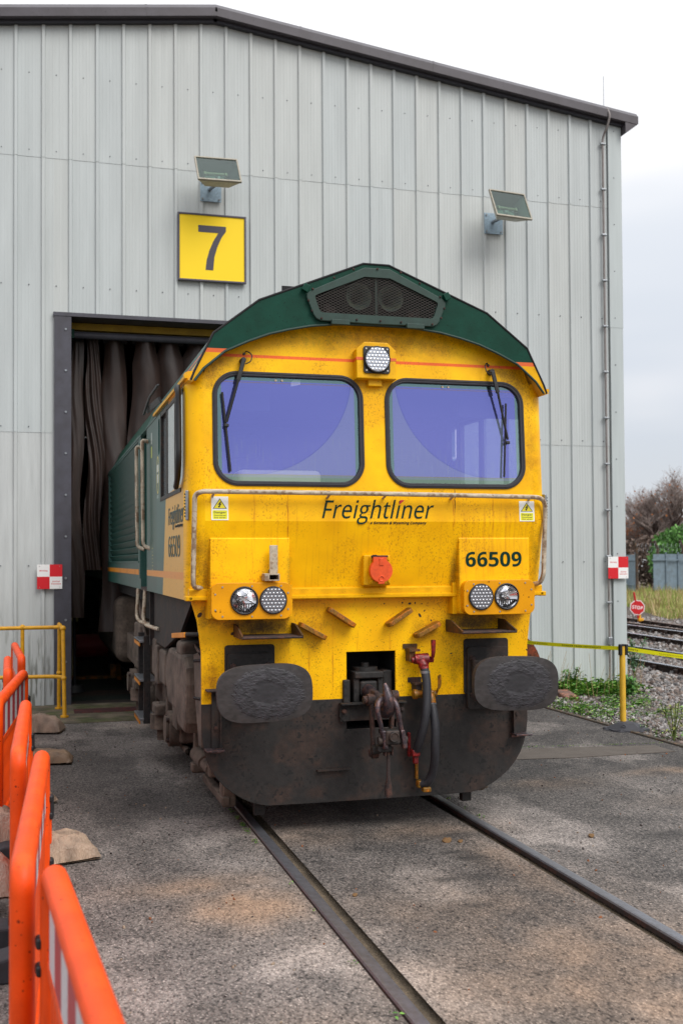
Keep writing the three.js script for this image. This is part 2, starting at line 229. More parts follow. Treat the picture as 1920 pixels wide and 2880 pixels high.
  const im = k.getImageData(0, 0, W, H), d = im.data; for (let j = 0; j < H; j++) for (let i = 0; i < W; i++) { const n = fbm(i / 120, j / 120, 64, 4, 41) - 0.5, st = sstep(0.56, 0.8, fbm(i / 4.5, j / 6, 512, 3, 43)) * sstep(0.4, 0.68, fbm(i / 110, j / 150, 64, 4, 44)), f = LAT[(i * 131 + j * 4099) & 65535] - 0.5, o = (j * W + i) * 4, q = 1 - 0.17 * st; d[o] = clamp(d[o] * (1 + n * 0.16) * q + f * 8, 0, 255); d[o + 1] = clamp(d[o + 1] * (1 + n * 0.24) * (q - 0.04 * st) + f * 8, 0, 255); d[o + 2] = clamp(d[o + 2] * (1 + n * 0.1) + f * 5 + 14 * st, 0, 255); } k.putImageData(im, 0, 0);
});
MAT.face = phys({ map: faceTex, roughness: 0.42, specularIntensity: 0.45, bumpMap: bmp(3), bumpScale: 0.0005 });
const onFace = (g) => rect(g, -1.3, 1.3, 0.85, 3.65);

// --- nose: upper face with the two windscreen openings, undercut middle face, rounded corner posts
const WX0 = 0.078, WX1 = 1.133, WY0 = 2.366, WY1 = 3.147;
{
  const half = [[0, 3.53], [0.55, 3.53], [0.82, 3.5], [1.1, 3.34], [1.19, 3.12]];
  const s = shape([[-1.19, 2.13], [1.19, 2.13], ...half.slice().reverse(), ...half.slice(1).map(([x, y]) => [-x, y])]);
  for (const e of [-1, 1]) s.holes.push(rrPath(e > 0 ? WX0 + 0.02 : -WX1 + 0.02, e > 0 ? WX1 - 0.02 : -WX0 - 0.02, WY0 + 0.02, WY1 - 0.02, 0.15, THREE.Path));
  put(loco, 'nose_upper_panel', onFace(UP(ext(s, -0.03, 0, 0, 14))), MAT.face, true);
  put(loco, 'nose_lower_panel', onFace(MID(ext([[-1.19, 1.655], [1.19, 1.655], [1.19, 2.13], [-1.19, 2.13]], -0.03, 0))), MAT.face, true);
  for (const e of [-1, 1]) {
    const pos = [], idx = [], rows = [1.6, 1.68, 2.13, 2.6, 3.14], N = 8;
    rows.forEach((y) => { const z = zf(Math.max(y, 1.66)); for (let i = 0; i <= N; i++) { const a = (i / N) * Math.PI / 2; pos.push(e * (1.19 + 0.11 * Math.sin(a)), y, z - 0.11 + 0.11 * Math.cos(a)); } for (const zz of [-0.64]) pos.push(e * 1.3, y, zz); });
    const C = N + 2; for (let j = 0; j < rows.length - 1; j++) for (let i = 0; i < C - 1; i++) { const a = j * C + i; e > 0 ? idx.push(a, a + 1, a + C, a + 1, a + C + 1, a + C) : idx.push(a, a + C, a + 1, a + 1, a + C, a + C + 1); }
    const g = new THREE.BufferGeometry(); g.setAttribute('position', new THREE.Float32BufferAttribute(pos, 3)); g.setIndex(idx); g.computeVertexNormals();
    put(loco, 'corner_post', onFace(toCreasedNormals(g, 0.5)), MAT.face, true);
    put(loco, 'corner_seam', [span(e * 1.184, e * 1.19, 2.1, 3.1, -0.5, -0.462)], MAT.yellow);
  }
}
// ledge below the nose
put(loco, 'ledge', [extX([[-0.56, 1.598], [-0.462, 1.598], [-0.455, 1.605], [-0.455, 1.622], [-0.475, 1.63], [-0.475, 1.668], [-0.485, 1.678], [-0.56, 1.678]], -1.285, 1.285)], MAT.yellow);
for (const e of [-1, 1]) put(loco, 'ledge_end', [rbox(0.05, 0.034, 0.09, 0.008, e * 1.285, 1.613, -0.5)], MAT.yellow);

// --- roof shell with the visor that shades the windscreens
MAT.hornGreen = std({ color: col('#5f8272'), map: oil(3), roughness: 0.5 });
const roofHalf = [[0, 3.905], [0.09, 3.905], [0.82, 3.613], [1.128, 3.377], [1.255, 3.12], [1.305, 3.06]];
const inHalf = [[0, 3.875], [0.085, 3.875], [0.805, 3.585], [1.1, 3.36], [1.225, 3.11], [1.275, 3.05]];
const ring = [...roofHalf, ...inHalf.slice().reverse().slice(0, -1), ...[[0, 3.875]], ...inHalf.slice(1).map(([x, y]) => [-x, y]), ...roofHalf.slice(1).reverse().map(([x, y]) => [-x, y])];
const sideTex = ctex(2048, 1076, (k, W, H) => {
  const r = rng(91), X = (z) => ((z + 4.2) / 4.0) * W, Y = (y) => ((3.7 - y) / 2.1) * H, S = W / 4;
  k.fillStyle = '#2b5750'; k.fillRect(0, 0, W, H);
  k.fillStyle = '#1f4c43'; k.fillRect(0, 0, X(-2.33), H); k.fillRect(0, 0, W, Y(3.3));
  k.fillStyle = '#dca63a'; k.beginPath(); k.moveTo(X(-1.93), Y(1.5)); k.lineTo(X(-1.69), Y(2.31)); k.lineTo(X(-1.5), Y(3.06)); k.lineTo(X(-1.3), Y(3.16)); k.lineTo(X(-0.9), Y(3.23)); k.lineTo(X(-0.2), Y(3.25)); k.lineTo(W, H); k.fill();
  k.fillStyle = '#d8642a'; k.fillRect(X(-3.9), Y(3.30), X(-0.2) - X(-3.9), 0.024 * S);
  k.fillStyle = '#de8f26'; k.fillRect(X(-3.92), Y(1.788), X(-0.42) - X(-3.92), 0.052 * S);
  k.strokeStyle = '#e7cf3c'; k.lineWidth = 9; k.beginPath(); k.ellipse(X(-2.25), Y(2.575), 0.075 * S, 0.148 * S, 0, 0, 7); k.stroke();
  k.fillStyle = '#c9cfc6'; k.fillRect(X(-2.32), Y(2.66), 0.14 * S, 0.06 * S); k.fillRect(X(-2.3), Y(2.58), 0.1 * S, 0.07 * S);
  k.fillStyle = '#8ea09a'; k.fillRect(X(-2.31), Y(2.41), 0.12 * S, 0.028 * S);
  for (const [y, h, c] of [[2.86, 0.1, '#c7cf52'], [2.98, 0.1, '#b9c0b8']]) { k.fillStyle = c; k.fillRect(X(-2.78), Y(y), 0.07 * S, h * S); }
  k.fillStyle = '#b9ae4a'; for (let i = 0; i < 7; i++) k.fillRect(X(-2.72), Y(1.98 - i * 0.03), 0.1 * S * (0.5 + r() * 0.5), 4);
  speck(k, r, 0, 0, W, H, 2600, '#2a2a22', 0.08, 0.3, 0.5, 2.4); speck(k, r, 0, Y(1.85), W, 0.3 * S, 1400, '#4a3520', 0.1, 0.35, 0.6, 4);
  for (let i = 0; i < 90; i++) { k.globalAlpha = 0.05 + r() * 0.1; k.fillStyle = r() < 0.5 ? '#8fa79c' : '#3a2e20'; k.fillRect(r() * W, Y(3.1 - r()), 1 + r() * 3, S * (0.1 + r() * 0.5)); } k.globalAlpha = 1;
});
MAT.side = std({ map: sideTex, roughness: 0.33, bumpMap: bmp(2), bumpScale: 0.0006 });
const onSide = (g) => rect(g, -4.2, -0.2, 1.6, 3.7, 'z');
put(loco, 'cab_roof', onSide(ext(ring, -3.9, -0.365)), MAT.side, true);
put(loco, 'body_roof', ext(ring, -19.6, -3.92), MAT.green);
{
  const arch = [[1.262, 3.058], [1.2, 3.14], [1.056, 3.262], [0.9, 3.335], [0.76, 3.39], [0.62, 3.428], [0.47, 3.46], [0.3, 3.48], [0.15, 3.487], [0, 3.489]];
  const halfV = [[0, 3.912], [0.092, 3.912], [0.825, 3.618], [1.134, 3.38], [1.262, 3.12], [1.285, 3.06], ...arch.slice(0)];
  const mouth = [[0, 3.822], [0.095, 3.822], [0.448, 3.668], [0.405, 3.545], [0, 3.545]];
  const full = (h) => [...h, ...h.slice().reverse().filter((p) => p[0] > 1e-6).map(([x, y]) => [-x, y])];
  const up = clipY(halfV, 3.278, true), vs = shape(full(up)); vs.holes.push(new THREE.Path(full(mouth).map((p) => new THREE.Vector2(...p))));
  put(loco, 'visor', [ext(vs, -0.378, -0.362)], MAT.green);
  for (const e of [1, -1]) {
    const st = clipY(clipY(halfV, 3.278, false), 3.25, true).map(([x, y]) => [x * e, y]), tp = clipY(halfV, 3.25, false).map(([x, y]) => [x * e, y]);
    put(loco, 'visor_stripe', ext(st, -0.378, -0.362), MAT.orangeLine); put(loco, 'visor_tip', ext(tp, -0.378, -0.362), MAT.yellow);
  }
  const lip = []; for (const [x, y] of arch.slice().reverse()) lip.push([x, y, -0.362]); const lipL = lip.slice(1).reverse().map(([x, y, z]) => [-x, y, z]);
  put(loco, 'visor_lip', [sweep([...lipL, ...lip].map((p) => new THREE.Vector3(...p)), 0.009, 6)], MAT.greenWorn);
  const rimO = [...halfV.slice(0, 6)]; const rp = [...rimO.slice(1).reverse().map(([x, y]) => [-x, y]), ...rimO.slice(1)];
  put(loco, 'visor_rim', [sweep(rp.map(([x, y]) => new THREE.Vector3(x, y, -0.363)), 0.008, 6)], MAT.dark);
  // horn grille
  const gr = put(loco, 'horn_grille', (() => {
    const o = [[0.09, 3.88], [0.47, 3.70], [0.502, 3.675], [0.5, 3.645], [0.455, 3.535], [0.435, 3.508], [0.405, 3.495], [0, 3.49]], i = [[0, 3.82], [0.093, 3.82], [0.42, 3.683], [0.446, 3.668], [0.448, 3.65], [0.42, 3.57], [0.405, 3.55], [0.39, 3.546], [0, 3.545]];
    const q = new THREE.Shape([...o, ...o.slice(0, -1).reverse().map(([x, y]) => [-x, y])].map((p) => new THREE.Vector2(...p)));
    q.holes.push(new THREE.Path([...i, ...i.slice(1, -1).reverse().map(([x, y]) => [-x, y])].map((p) => new THREE.Vector2(...p)))); return ext(q, -0.362, -0.336, 0.005);
  })(), MAT.greenWorn);
  const hole = [[-0.095, 3.825], [0.095, 3.825], [0.45, 3.67], [0.405, 3.545], [-0.405, 3.545], [-0.45, 3.67]];
  const strands = [];
  for (const sl of [0.5, -0.5]) for (let c = 3.2; c < 4.2; c += 0.0185) {   // y = c + sl x
    const ins = (x, y) => { for (let n = 0; n < 6; n++) { const a = hole[n], b = hole[(n + 1) % 6]; if ((b[0] - a[0]) * (y - a[1]) - (b[1] - a[1]) * (x - a[0]) > 0) return false; } return true; };
    let a = null, b = null; for (let x = -0.46; x <= 0.46; x += 0.004) if (ins(x, c + sl * x)) { if (a === null) a = x; b = x; }
    if (a === null || b - a < 0.01) continue; const L = (b - a) * Math.hypot(1, sl);
    strands.push(box(L, 0.0027, 0.0026, (a + b) / 2, c + sl * (a + b) / 2, -0.349 + (sl > 0 ? 0.0014 : -0.0014), 0, 0, Math.atan(sl)));
  }
  put(gr, 'wire_mesh', strands, std({ color: col('#46423e'), roughness: 0.6, metalness: 0.2 })).userData.kind = 'stuff';
  for (const [x, y] of [[-0.17, 3.862], [0, 3.876], [0.17, 3.862], [-0.31, 3.795], [0.31, 3.795], [-0.46, 3.71], [0.46, 3.71], [-0.49, 3.63], [0.49, 3.63], [-0.466, 3.56], [0.466, 3.56], [-0.4, 3.513], [0.4, 3.513], [-0.15, 3.516], [0.02, 3.516], [0.17, 3.516]]) put(gr, 'bolt', cyl(0.009, 0.006, 0.012, 'z', x, y - 0.002, -0.332, 8), MAT.rust);
  for (const e of [-1, 1]) { put(gr, 'catch', [rbox(0.045, 0.05, 0.03, 0.004, e * 0.508, 3.712, -0.335, 0, 0, e * 0.5)], MAT.green); put(gr, 'lower_hinge', [rbox(0.13, 0.036, 0.03, 0.005, e * 0.27, 3.487, -0.325)], MAT.greenWorn); }
  put(gr, 'centre_bar', span(-0.008, 0.008, 3.545, 3.82, -0.376, -0.366), MAT.greenWorn);
  put(loco, 'horn_recess', [span(-0.55, 0.55, 3.5, 3.86, -0.9, -0.89), span(-0.5, 0.5, 3.5, 3.52, -0.89, -0.378)], MAT.dark);
  for (const e of [-1, 1]) {
    const h = put(loco, 'horn', new THREE.LatheGeometry([[0.02, -0.3], [0.022, -0.1], [0.035, -0.03], [0.06, 0.03], [0.09, 0.055], [0.094, 0.06], [0.09, 0.064], [0.06, 0.04], [0.034, -0.02], [0.018, -0.1]].map((p) => new THREE.Vector2(...p)), 24).rotateX(Math.PI / 2).translate(e * 0.116, 3.69, -0.46), MAT.hornGreen);
    h.userData.label = 'round horn trumpet behind the mesh';
    put(loco, 'horn_valve', [rbox(0.07, 0.09, 0.08, 0.01, e * 0.3, 3.585, -0.5), cyl(0.025, 0.025, 0.08, 'y', e * 0.33, 3.6, -0.47, 10)], MAT.rust);
  }
}
// --- windscreens: coated glass that mirrors blue and lets part of the cab show through
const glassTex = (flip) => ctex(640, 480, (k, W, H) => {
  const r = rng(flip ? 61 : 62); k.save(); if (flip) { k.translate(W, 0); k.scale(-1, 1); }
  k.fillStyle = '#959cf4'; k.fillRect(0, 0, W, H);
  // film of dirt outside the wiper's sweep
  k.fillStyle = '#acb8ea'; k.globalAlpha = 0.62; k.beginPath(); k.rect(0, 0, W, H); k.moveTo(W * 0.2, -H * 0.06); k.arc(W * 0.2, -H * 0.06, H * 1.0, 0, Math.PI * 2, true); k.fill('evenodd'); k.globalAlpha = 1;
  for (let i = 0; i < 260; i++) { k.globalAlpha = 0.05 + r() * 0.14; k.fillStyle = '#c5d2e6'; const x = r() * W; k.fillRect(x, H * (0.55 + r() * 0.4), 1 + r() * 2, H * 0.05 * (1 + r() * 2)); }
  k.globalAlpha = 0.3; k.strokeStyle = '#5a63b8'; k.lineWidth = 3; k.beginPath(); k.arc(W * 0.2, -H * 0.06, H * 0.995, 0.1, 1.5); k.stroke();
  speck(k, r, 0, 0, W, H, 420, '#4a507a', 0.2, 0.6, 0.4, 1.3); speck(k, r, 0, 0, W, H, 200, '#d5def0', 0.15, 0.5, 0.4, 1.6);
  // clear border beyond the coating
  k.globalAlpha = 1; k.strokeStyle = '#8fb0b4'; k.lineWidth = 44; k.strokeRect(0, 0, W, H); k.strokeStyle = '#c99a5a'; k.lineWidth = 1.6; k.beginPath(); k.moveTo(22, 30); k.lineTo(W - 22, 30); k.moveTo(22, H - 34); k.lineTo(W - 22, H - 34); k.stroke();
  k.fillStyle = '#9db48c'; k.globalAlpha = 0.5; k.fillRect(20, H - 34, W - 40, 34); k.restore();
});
for (const e of [-1, 1]) {
  const x0 = e > 0 ? WX0 : -WX1, x1 = e > 0 ? WX1 : -WX0, o = rrPath(x0, x1, WY0, WY1, 0.17); o.holes.push(rrPath(x0 + 0.034, x1 - 0.034, WY0 + 0.034, WY1 - 0.034, 0.136, THREE.Path));
  const sc = put(loco, 'windscreen', rect(UP(new THREE.ShapeGeometry(rrPath(x0 + 0.028, x1 - 0.028, WY0 + 0.028, WY1 - 0.028, 0.142), 12).translate(0, 0, -0.01)), x0 + 0.028, x1 - 0.028, WY0 + 0.028, WY1 + 0.0 - 0.028), phys({ map: glassTex(e > 0), color: lin(1, 1, 1), roughness: 0.05, metalness: 0.85, transparent: true, opacity: 0.58, side: THREE.DoubleSide }), true);
  sc.userData.label = 'violet-coated windscreen pane';
  const seal = put(sc, 'rubber_seal', UP(ext(o, -0.02, 0.012, 0.006, 12)), MAT.rubber);
  const groove = rrPath(x0 + 0.014, x1 - 0.014, WY0 + 0.014, WY1 - 0.014, 0.156).getPoints(14).map((p) => new THREE.Vector3(p.x, p.y, 0.0125)); groove.push(groove[0].clone());
  put(sc, 'seal_bead', UP(sweep(groove, 0.0035, 5)), MAT.rubber);
  for (const dx of [-0.09, -0.045]) put(sc, 'stud', UP(cyl(0.008, 0.008, 0.004, 'z', (x0 + x1) / 2 + dx, WY1 - 0.052, -0.006, 10)), MAT.whitePaint);
}
put(loco, 'paper_tag', UP(ext([[-0.585, 3.06], [-0.52, 3.075], [-0.52, 3.105], [-0.565, 3.108], [-0.585, 3.09]], -0.02, -0.018)), std({ color: col('#dfe8dd'), roughness: 0.8 }));
// wipers
for (const [px, py, ax, ay, tx, ty, bx, by] of [[-0.925, 3.215, -1.043, 2.79, -1.068, 2.995, -1.018, 2.46], [0.88, 3.21, 0.99, 2.72, 0.99, 2.985, 0.957, 2.45]]) {
  const arm = put(loco, 'wiper_arm', [UP(pipe([[px, py, 0.045], [lerp(px, ax, 0.25), lerp(py, ay, 0.25), 0.055], [ax, ay, 0.03]], 0.009, 0.05, 8)), UP(rbox(0.03, 0.16, 0.016, 0.006, lerp(px, ax, 0.16), lerp(py, ay, 0.16), 0.052, 0, 0, Math.atan2(ax - px, py - ay) * 1)), UP(cyl(0.022, 0.018, 0.05, 'z', px, py, 0.025, 14))], MAT.plasticBlack);
  put(arm, 'blade', [UP(sweep([new THREE.Vector3(tx, ty, 0.018), new THREE.Vector3((tx + bx) / 2, (ty + by) / 2, 0.02), new THREE.Vector3(bx, by, 0.018)], 0.008, 6)), UP(rbox(0.03, 0.022, 0.03, 0.005, ax, ay - 0.02, 0.022))], MAT.plasticBlack);
  const e = px < 0 ? 1 : -1; put(arm, 'washer_hose', [UP(tube([[px + 0.01, py - 0.03, 0.05], [px + e * 0.045, py - 0.01, 0.06], [px + e * 0.055, py + 0.035, 0.05], [px + e * 0.025, py + 0.065, 0.02], [px + e * 0.012, py + 0.05, 0.0]], 0.004, 24, 6)), UP(cyl(0.01, 0.008, 0.014, 'z', px + e * 0.012, py + 0.052, 0.005, 8))], MAT.plasticBlack);
}
// --- high-level headlight box
const ledTex = (seed) => ctex(256, 256, (k, W) => { const r = rng(seed); k.fillStyle = '#9aa2ac'; k.fillRect(0, 0, W, W); const n = 7, s = W / n; for (let j = -1; j <= n; j++) for (let i = -1; i <= n; i++) { const x = (i + 0.5 + (j & 1 ? 0.5 : 0)) * s, y = (j + 0.5) * s * 0.94; k.fillStyle = '#7f8792'; k.beginPath(); k.arc(x, y, s * 0.46, 0, 7); k.fill(); k.fillStyle = '#c9ced6'; k.beginPath(); k.arc(x, y, s * 0.34, 0, 7); k.fill(); k.fillStyle = '#4b525c'; k.beginPath(); k.arc(x + s * 0.06, y + s * 0.06, s * 0.15, 0, 7); k.fill(); k.fillStyle = '#f4f6f8'; k.beginPath(); k.arc(x - s * 0.12, y - s * 0.12, s * 0.09, 0, 7); k.fill(); } });
// lens with a small glass bump over every diode
function ledLamp(parent, name, cx, cy, z, r, bright, place = (g) => g) {
  const ring_ = put(parent, name, place(merge([new THREE.TorusGeometry(r, 0.007, 8, 36).translate(cx, cy, z + 0.008), cyl(r, r, 0.01, 'z', cx, cy, z - 0.004, 36)])), MAT.plasticBlack);
  const g = place(rect(cyl(r * 0.97, r * 0.95, 0.014, 'z', cx, cy, z + 0.008, 36), cx - r, cx + r, cy - r, cy + r));
  put(ring_, 'lens', g, phys({ map: ledTex(3), color: bright ? lin(0.95, 0.96, 1) : lin(0.5, 0.49, 0.5), roughness: 0.3, metalness: 0.35, clearcoat: 1, clearcoatRoughness: 0.03 }), true);
  const dots = [], s = (2 * r) / 7; for (let j = -3; j <= 3; j++) for (let i = -4; i <= 4; i++) { const x = (i + (j & 1 ? 0.5 : 0)) * s, y = j * s * 0.92; if (Math.hypot(x, y) < r * 0.9) dots.push(place(new THREE.SphereGeometry(s * 0.4, 8, 5, 0, 6.3, 0, 1.4).rotateX(Math.PI / 2).scale(1, 1, 0.6).translate(cx + x, cy + y, z + 0.0145))); }
  put(ring_, 'diode_lens', dots, phys({ color: bright ? lin(0.85, 0.87, 0.9) : lin(0.42, 0.42, 0.44), roughness: 0.25, metalness: 0.6, clearcoat: 1 })).userData.kind = 'stuff';
  return ring_;
}
{
  const yc = 3.245, b = put(loco, 'headlight_box', UP(ext([[-0.143, 3.115], [0.143, 3.115], [0.143, 3.318], [0.085, 3.372], [-0.085, 3.372], [-0.143, 3.318]], -0.03, 0.082, 0.006)), MAT.yellow);
  put(b, 'box_stripe', UP(merge([span(-0.1445, 0.1445, 3.242, 3.263, 0.0, 0.0835)])), MAT.orangeLine);
  put(b, 'foot', UP(rbox(0.1, 0.05, 0.05, 0.006, 0, 3.095, 0.02)), MAT.yellow);
  const p = put(b, 'lamp_plate', UP(ext(rrPath(-0.095, 0.095, yc - 0.095, yc + 0.095, 0.018), 0.082, 0.094, 0.002)), MAT.plasticBlack);
  for (const i of [-1, 1]) for (const j of [-1, 1]) put(b, 'screw', UP(cyl(0.007, 0.006, 0.005, 'z', i * 0.076, yc + j * 0.076, 0.096, 10)), MAT.screw);
  ledLamp(loco, 'high_level_headlight', 0, yc, 0.098, 0.088, true, UP);
}
// --- wedge panels with the lamp clusters
for (const e of [-1, 1]) {
  const xa = 0.613, xb = 1.154;
  const w = put(loco, 'lamp_panel', onFace(merge([extX([[-0.56, 1.478], [-0.412, 1.478], [-0.408, 1.484], [-0.408, 2.01], [-0.414, 2.018], [-0.47, 2.018]], e > 0 ? xa : -xb, e > 0 ? xb : -xa, 0.003)])), MAT.face, true);
  put(w, 'panel_flange', [span(e * (xa - 0.03), e * xa, 1.478, 1.7, -0.545, -0.46)], MAT.yellow); put(w, 'panel_flange', [span(e * (xb), e * (xb + 0.012), 1.478, 1.66, -0.55, -0.43)], MAT.yellow);
  const bx0 = e > 0 ? 0.622 : -1.154, bx1 = e > 0 ? 1.154 : -0.622, by0 = 1.478, by1 = 1.714;
  const lb = put(loco, 'lamp_cluster', [0, 1].map((q) => { const s = rrPath(bx0 - q * 0.004, bx1 + q * 0.004, by0 - q * 0.004, by1 + q * 0.004, 0.05 + q * 0.004); s.holes.push(new THREE.Path().absarc(e * 0.94, 1.6, 0.086, 0, 6.2832, true)); return q ? ext(s, -0.345, -0.333, 0.003, 16) : ext(s, -0.41, -0.345, 0, 16); }), MAT.yellowNew);
  lb.userData.label = 'rounded yellow lamp housing with two round lamps';
  for (const [fx, fy] of [[0.13, 0.9], [0.5, 0.92], [0.87, 0.92], [0.04, 0.7], [0.04, 0.26], [0.96, 0.72], [0.96, 0.26], [0.13, 0.08], [0.5, 0.07], [0.87, 0.08]]) put(lb, 'screw', cyl(0.0072, 0.0055, 0.006, 'z', lerp(bx0, bx1, fx), lerp(by0, by1, fy), -0.331, 10), MAT.screw);
  const cy = 1.6, xo = e * 0.94, xi = e * 0.745;
  ledLamp(lb, 'led_lamp', xi, cy, -0.333, 0.087, false);
  // projector lamp: bowl, shade bar and clear lens
  const hl = put(lb, 'headlamp', [new THREE.TorusGeometry(0.088, 0.007, 8, 36).translate(xo, cy, -0.325)], MAT.plasticBlack);
  put(hl, 'reflector', [new THREE.LatheGeometry([[0.004, -0.05], [0.03, -0.045], [0.055, -0.03], [0.078, -0.01], [0.086, 0.0]].map((p) => new THREE.Vector2(...p)), 32).rotateX(Math.PI / 2).translate(xo, cy, -0.335), rbox(0.055, 0.004, 0.03, 0.001, xo, cy + 0.01, -0.352, 0.2, 0, 0.5), rbox(0.055, 0.004, 0.03, 0.001, xo, cy + 0.01, -0.352, 0.2, 0, -0.5)], MAT.chrome);
  put(hl, 'shade_bar', [span(xo - 0.07, xo + 0.07, cy - 0.026, cy - 0.018, -0.342, -0.332), ...[-3, -2, -1, 0, 1, 2, 3].map((i) => span(xo + i * 0.017 - 0.003, xo + i * 0.017 + 0.003, cy - 0.07 + Math.abs(i) * 0.004, cy - 0.026, -0.35, -0.344))], MAT.dark);
  put(hl, 'lens', new THREE.SphereGeometry(0.16, 28, 8, 0, 6.2832, 0, 0.57).rotateX(Math.PI / 2).translate(xo, cy, -0.333 - 0.133), phys({ color: lin(1, 1, 1), roughness: 0.03, transmission: 1, thickness: 0, ior: 1.5 }));
}
// number on the one panel, lamp bracket on the other
put(loco, 'running_number', letters(font, '66509', 0.43, 0.107).translate(0.663, 1.811, -0.4075), MAT.decalGreen);
{
  const b = put(loco, 'lamp_bracket', [rbox(0.056, 0.19, 0.012, 0.004, -0.737, 1.872, -0.352), rbox(0.05, 0.03, 0.06, 0.004, -0.737, 1.79, -0.38)], MAT.whitePaint);
  put(b, 'socket', ext((() => { const s = rrPath(-0.808, -0.706, 1.729, 1.778, 0.006); s.holes.push(rrPath(-0.775, -0.716, 1.737, 1.768, 0.003, THREE.Path)); return s; })(), -0.4, -0.3, 0.002), MAT.whitePaint);
  put(b, 'socket_back', span(-0.8, -0.71, 1.735, 1.77, -0.41, -0.395), MAT.dark);
}
// lettering on the nose
{
  put(loco, 'company_lettering', UP(letters(fontR, 'Freightliner', 0.82, 0.122, 0.24).translate(-0.39, 2.152, 0.0008)), MAT.decalGreen);
  put(loco, 'lettering_flag', UP(ext([[0.163, 2.248], [0.176, 2.281], [0.206, 2.279]], 0.0008, 0.003)), MAT.decalRed);
  put(loco, 'owner_lettering', MID(letters(font, 'a Genesee & Wyoming Company', 0.412, 0.0145, 0.24).translate(-0.047, 2.112, 0.0008)), MAT.decalBlack);
}
// warning plates
const dangerTex = ctex(256, 448, (k, W, H) => {
  k.fillStyle = '#e9ebe8'; k.fillRect(0, 0, W, H); const tri = (c, s) => { k.fillStyle = c; k.beginPath(); k.moveTo(W / 2, 34 + s); k.lineTo(W - 22 - s * 0.9, 232 - s * 0.55); k.lineTo(22 + s * 0.9, 232 - s * 0.55); k.closePath(); k.fill(); }; k.lineJoin = 'round'; tri('#15160f', 0); tri('#efe02c', 20);
  k.fillStyle = '#15160f'; k.beginPath(); for (const [x, y] of [[136, 96], [96, 160], [126, 152], [110, 184], [96, 178], [116, 214], [140, 190], [126, 188], [160, 132], [132, 142], [156, 98]]) k.lineTo(x, y); k.fill();
  k.fillStyle = '#e4e02a'; k.beginPath(); k.roundRect(18, 262, W - 36, H - 280, 16); k.fill(); k.fillStyle = '#22231c'; k.textAlign = 'center'; k.font = 'bold 54px sans-serif'; k.fillText('Danger', W / 2, 320); k.font = 'bold 38px sans-serif'; k.fillText('Overhead', W / 2, 372); k.fillText('live wires', W / 2, 414);
  speck(k, rng(8), 0, 0, W, H, 240, '#6b5a3a', 0.1, 0.4, 0.5, 2);
});
for (const [x0, x1, y0, y1] of [[-1.148, -1.034, 2.135, 2.293], [1.073, 1.19, 2.135, 2.281]]) {
  const w = put(loco, 'warning_plate', rect(UP(merge([span(x0, x1, y0, y1, 0.0, 0.003)])), x0, x1, y0, y1), std({ map: dangerTex, roughness: 0.45 }), true); w.userData.label = 'white plate with yellow warning triangle reading Danger Overhead live wires';
}
// jumper socket with its orange cap
{
  const s = put(loco, 'jumper_socket', [rbox(0.195, 0.21, 0.12, 0.008, 0.008, 1.793, -0.475), rbox(0.15, 0.19, 0.02, 0.005, 0.025, 1.793, -0.408)], MAT.yellow);
  for (const [i, j] of [[-1, -1], [-1, 1], [1, -1], [1, 1]]) put(s, 'bolt', cyl(0.011, 0.009, 0.014, 'z', 0.025 + i * 0.062, 1.793 + j * 0.078, -0.396, 6), MAT.yellow);
  put(s, 'cap', [cyl(0.082, 0.08, 0.035, 'z', 0.02, 1.79, -0.37, 36), span(-0.035, 0.06, 1.83, 1.885, -0.385, -0.355), rbox(0.045, 0.03, 0.02, 0.005, 0.02, 1.712, -0.36), new THREE.TorusGeometry(0.018, 0.004, 6, 16).translate(0.02, 1.735, -0.351), rbox(0.03, 0.05, 0.008, 0.003, 0.02, 1.85, -0.351)], MAT.orangeCap);
  put(s, 'hinge', [cyl(0.008, 0.008, 0.12, 'x', 0.015, 1.888, -0.38, 8), span(-0.03, -0.005, 1.87, 1.9, -0.4, -0.37)], MAT.rust);
}
// front handrail round the nose
{
  const h = put(loco, 'front_handrail', [pipe([[-1.2, 1.682, -0.5], [-1.262, 1.69, -0.42], [-1.268, 1.75, -0.4], [-1.262, 2.3, -0.36], [-1.22, 2.322, -0.33], [-0.6, 2.32, -0.325], [0, 2.318, -0.325], [0.7, 2.312, -0.325], [1.2, 2.306, -0.335], [1.268, 2.28, -0.38], [1.28, 2.2, -0.4], [1.262, 1.75, -0.4], [1.25, 1.69, -0.43], [1.21, 1.676, -0.52]], 0.0165, 0.07, 10)], MAT.whitePaint);
  for (const x of [-1.14, -0.35, 0.05, 0.55, 1.15]) put(h, 'rail_bracket', [pipe([[x, 2.312, -0.335], [x, 2.3, -0.37], [x, 2.29, -0.41]], 0.009, 0.02, 6)], MAT.whitePaint);
}
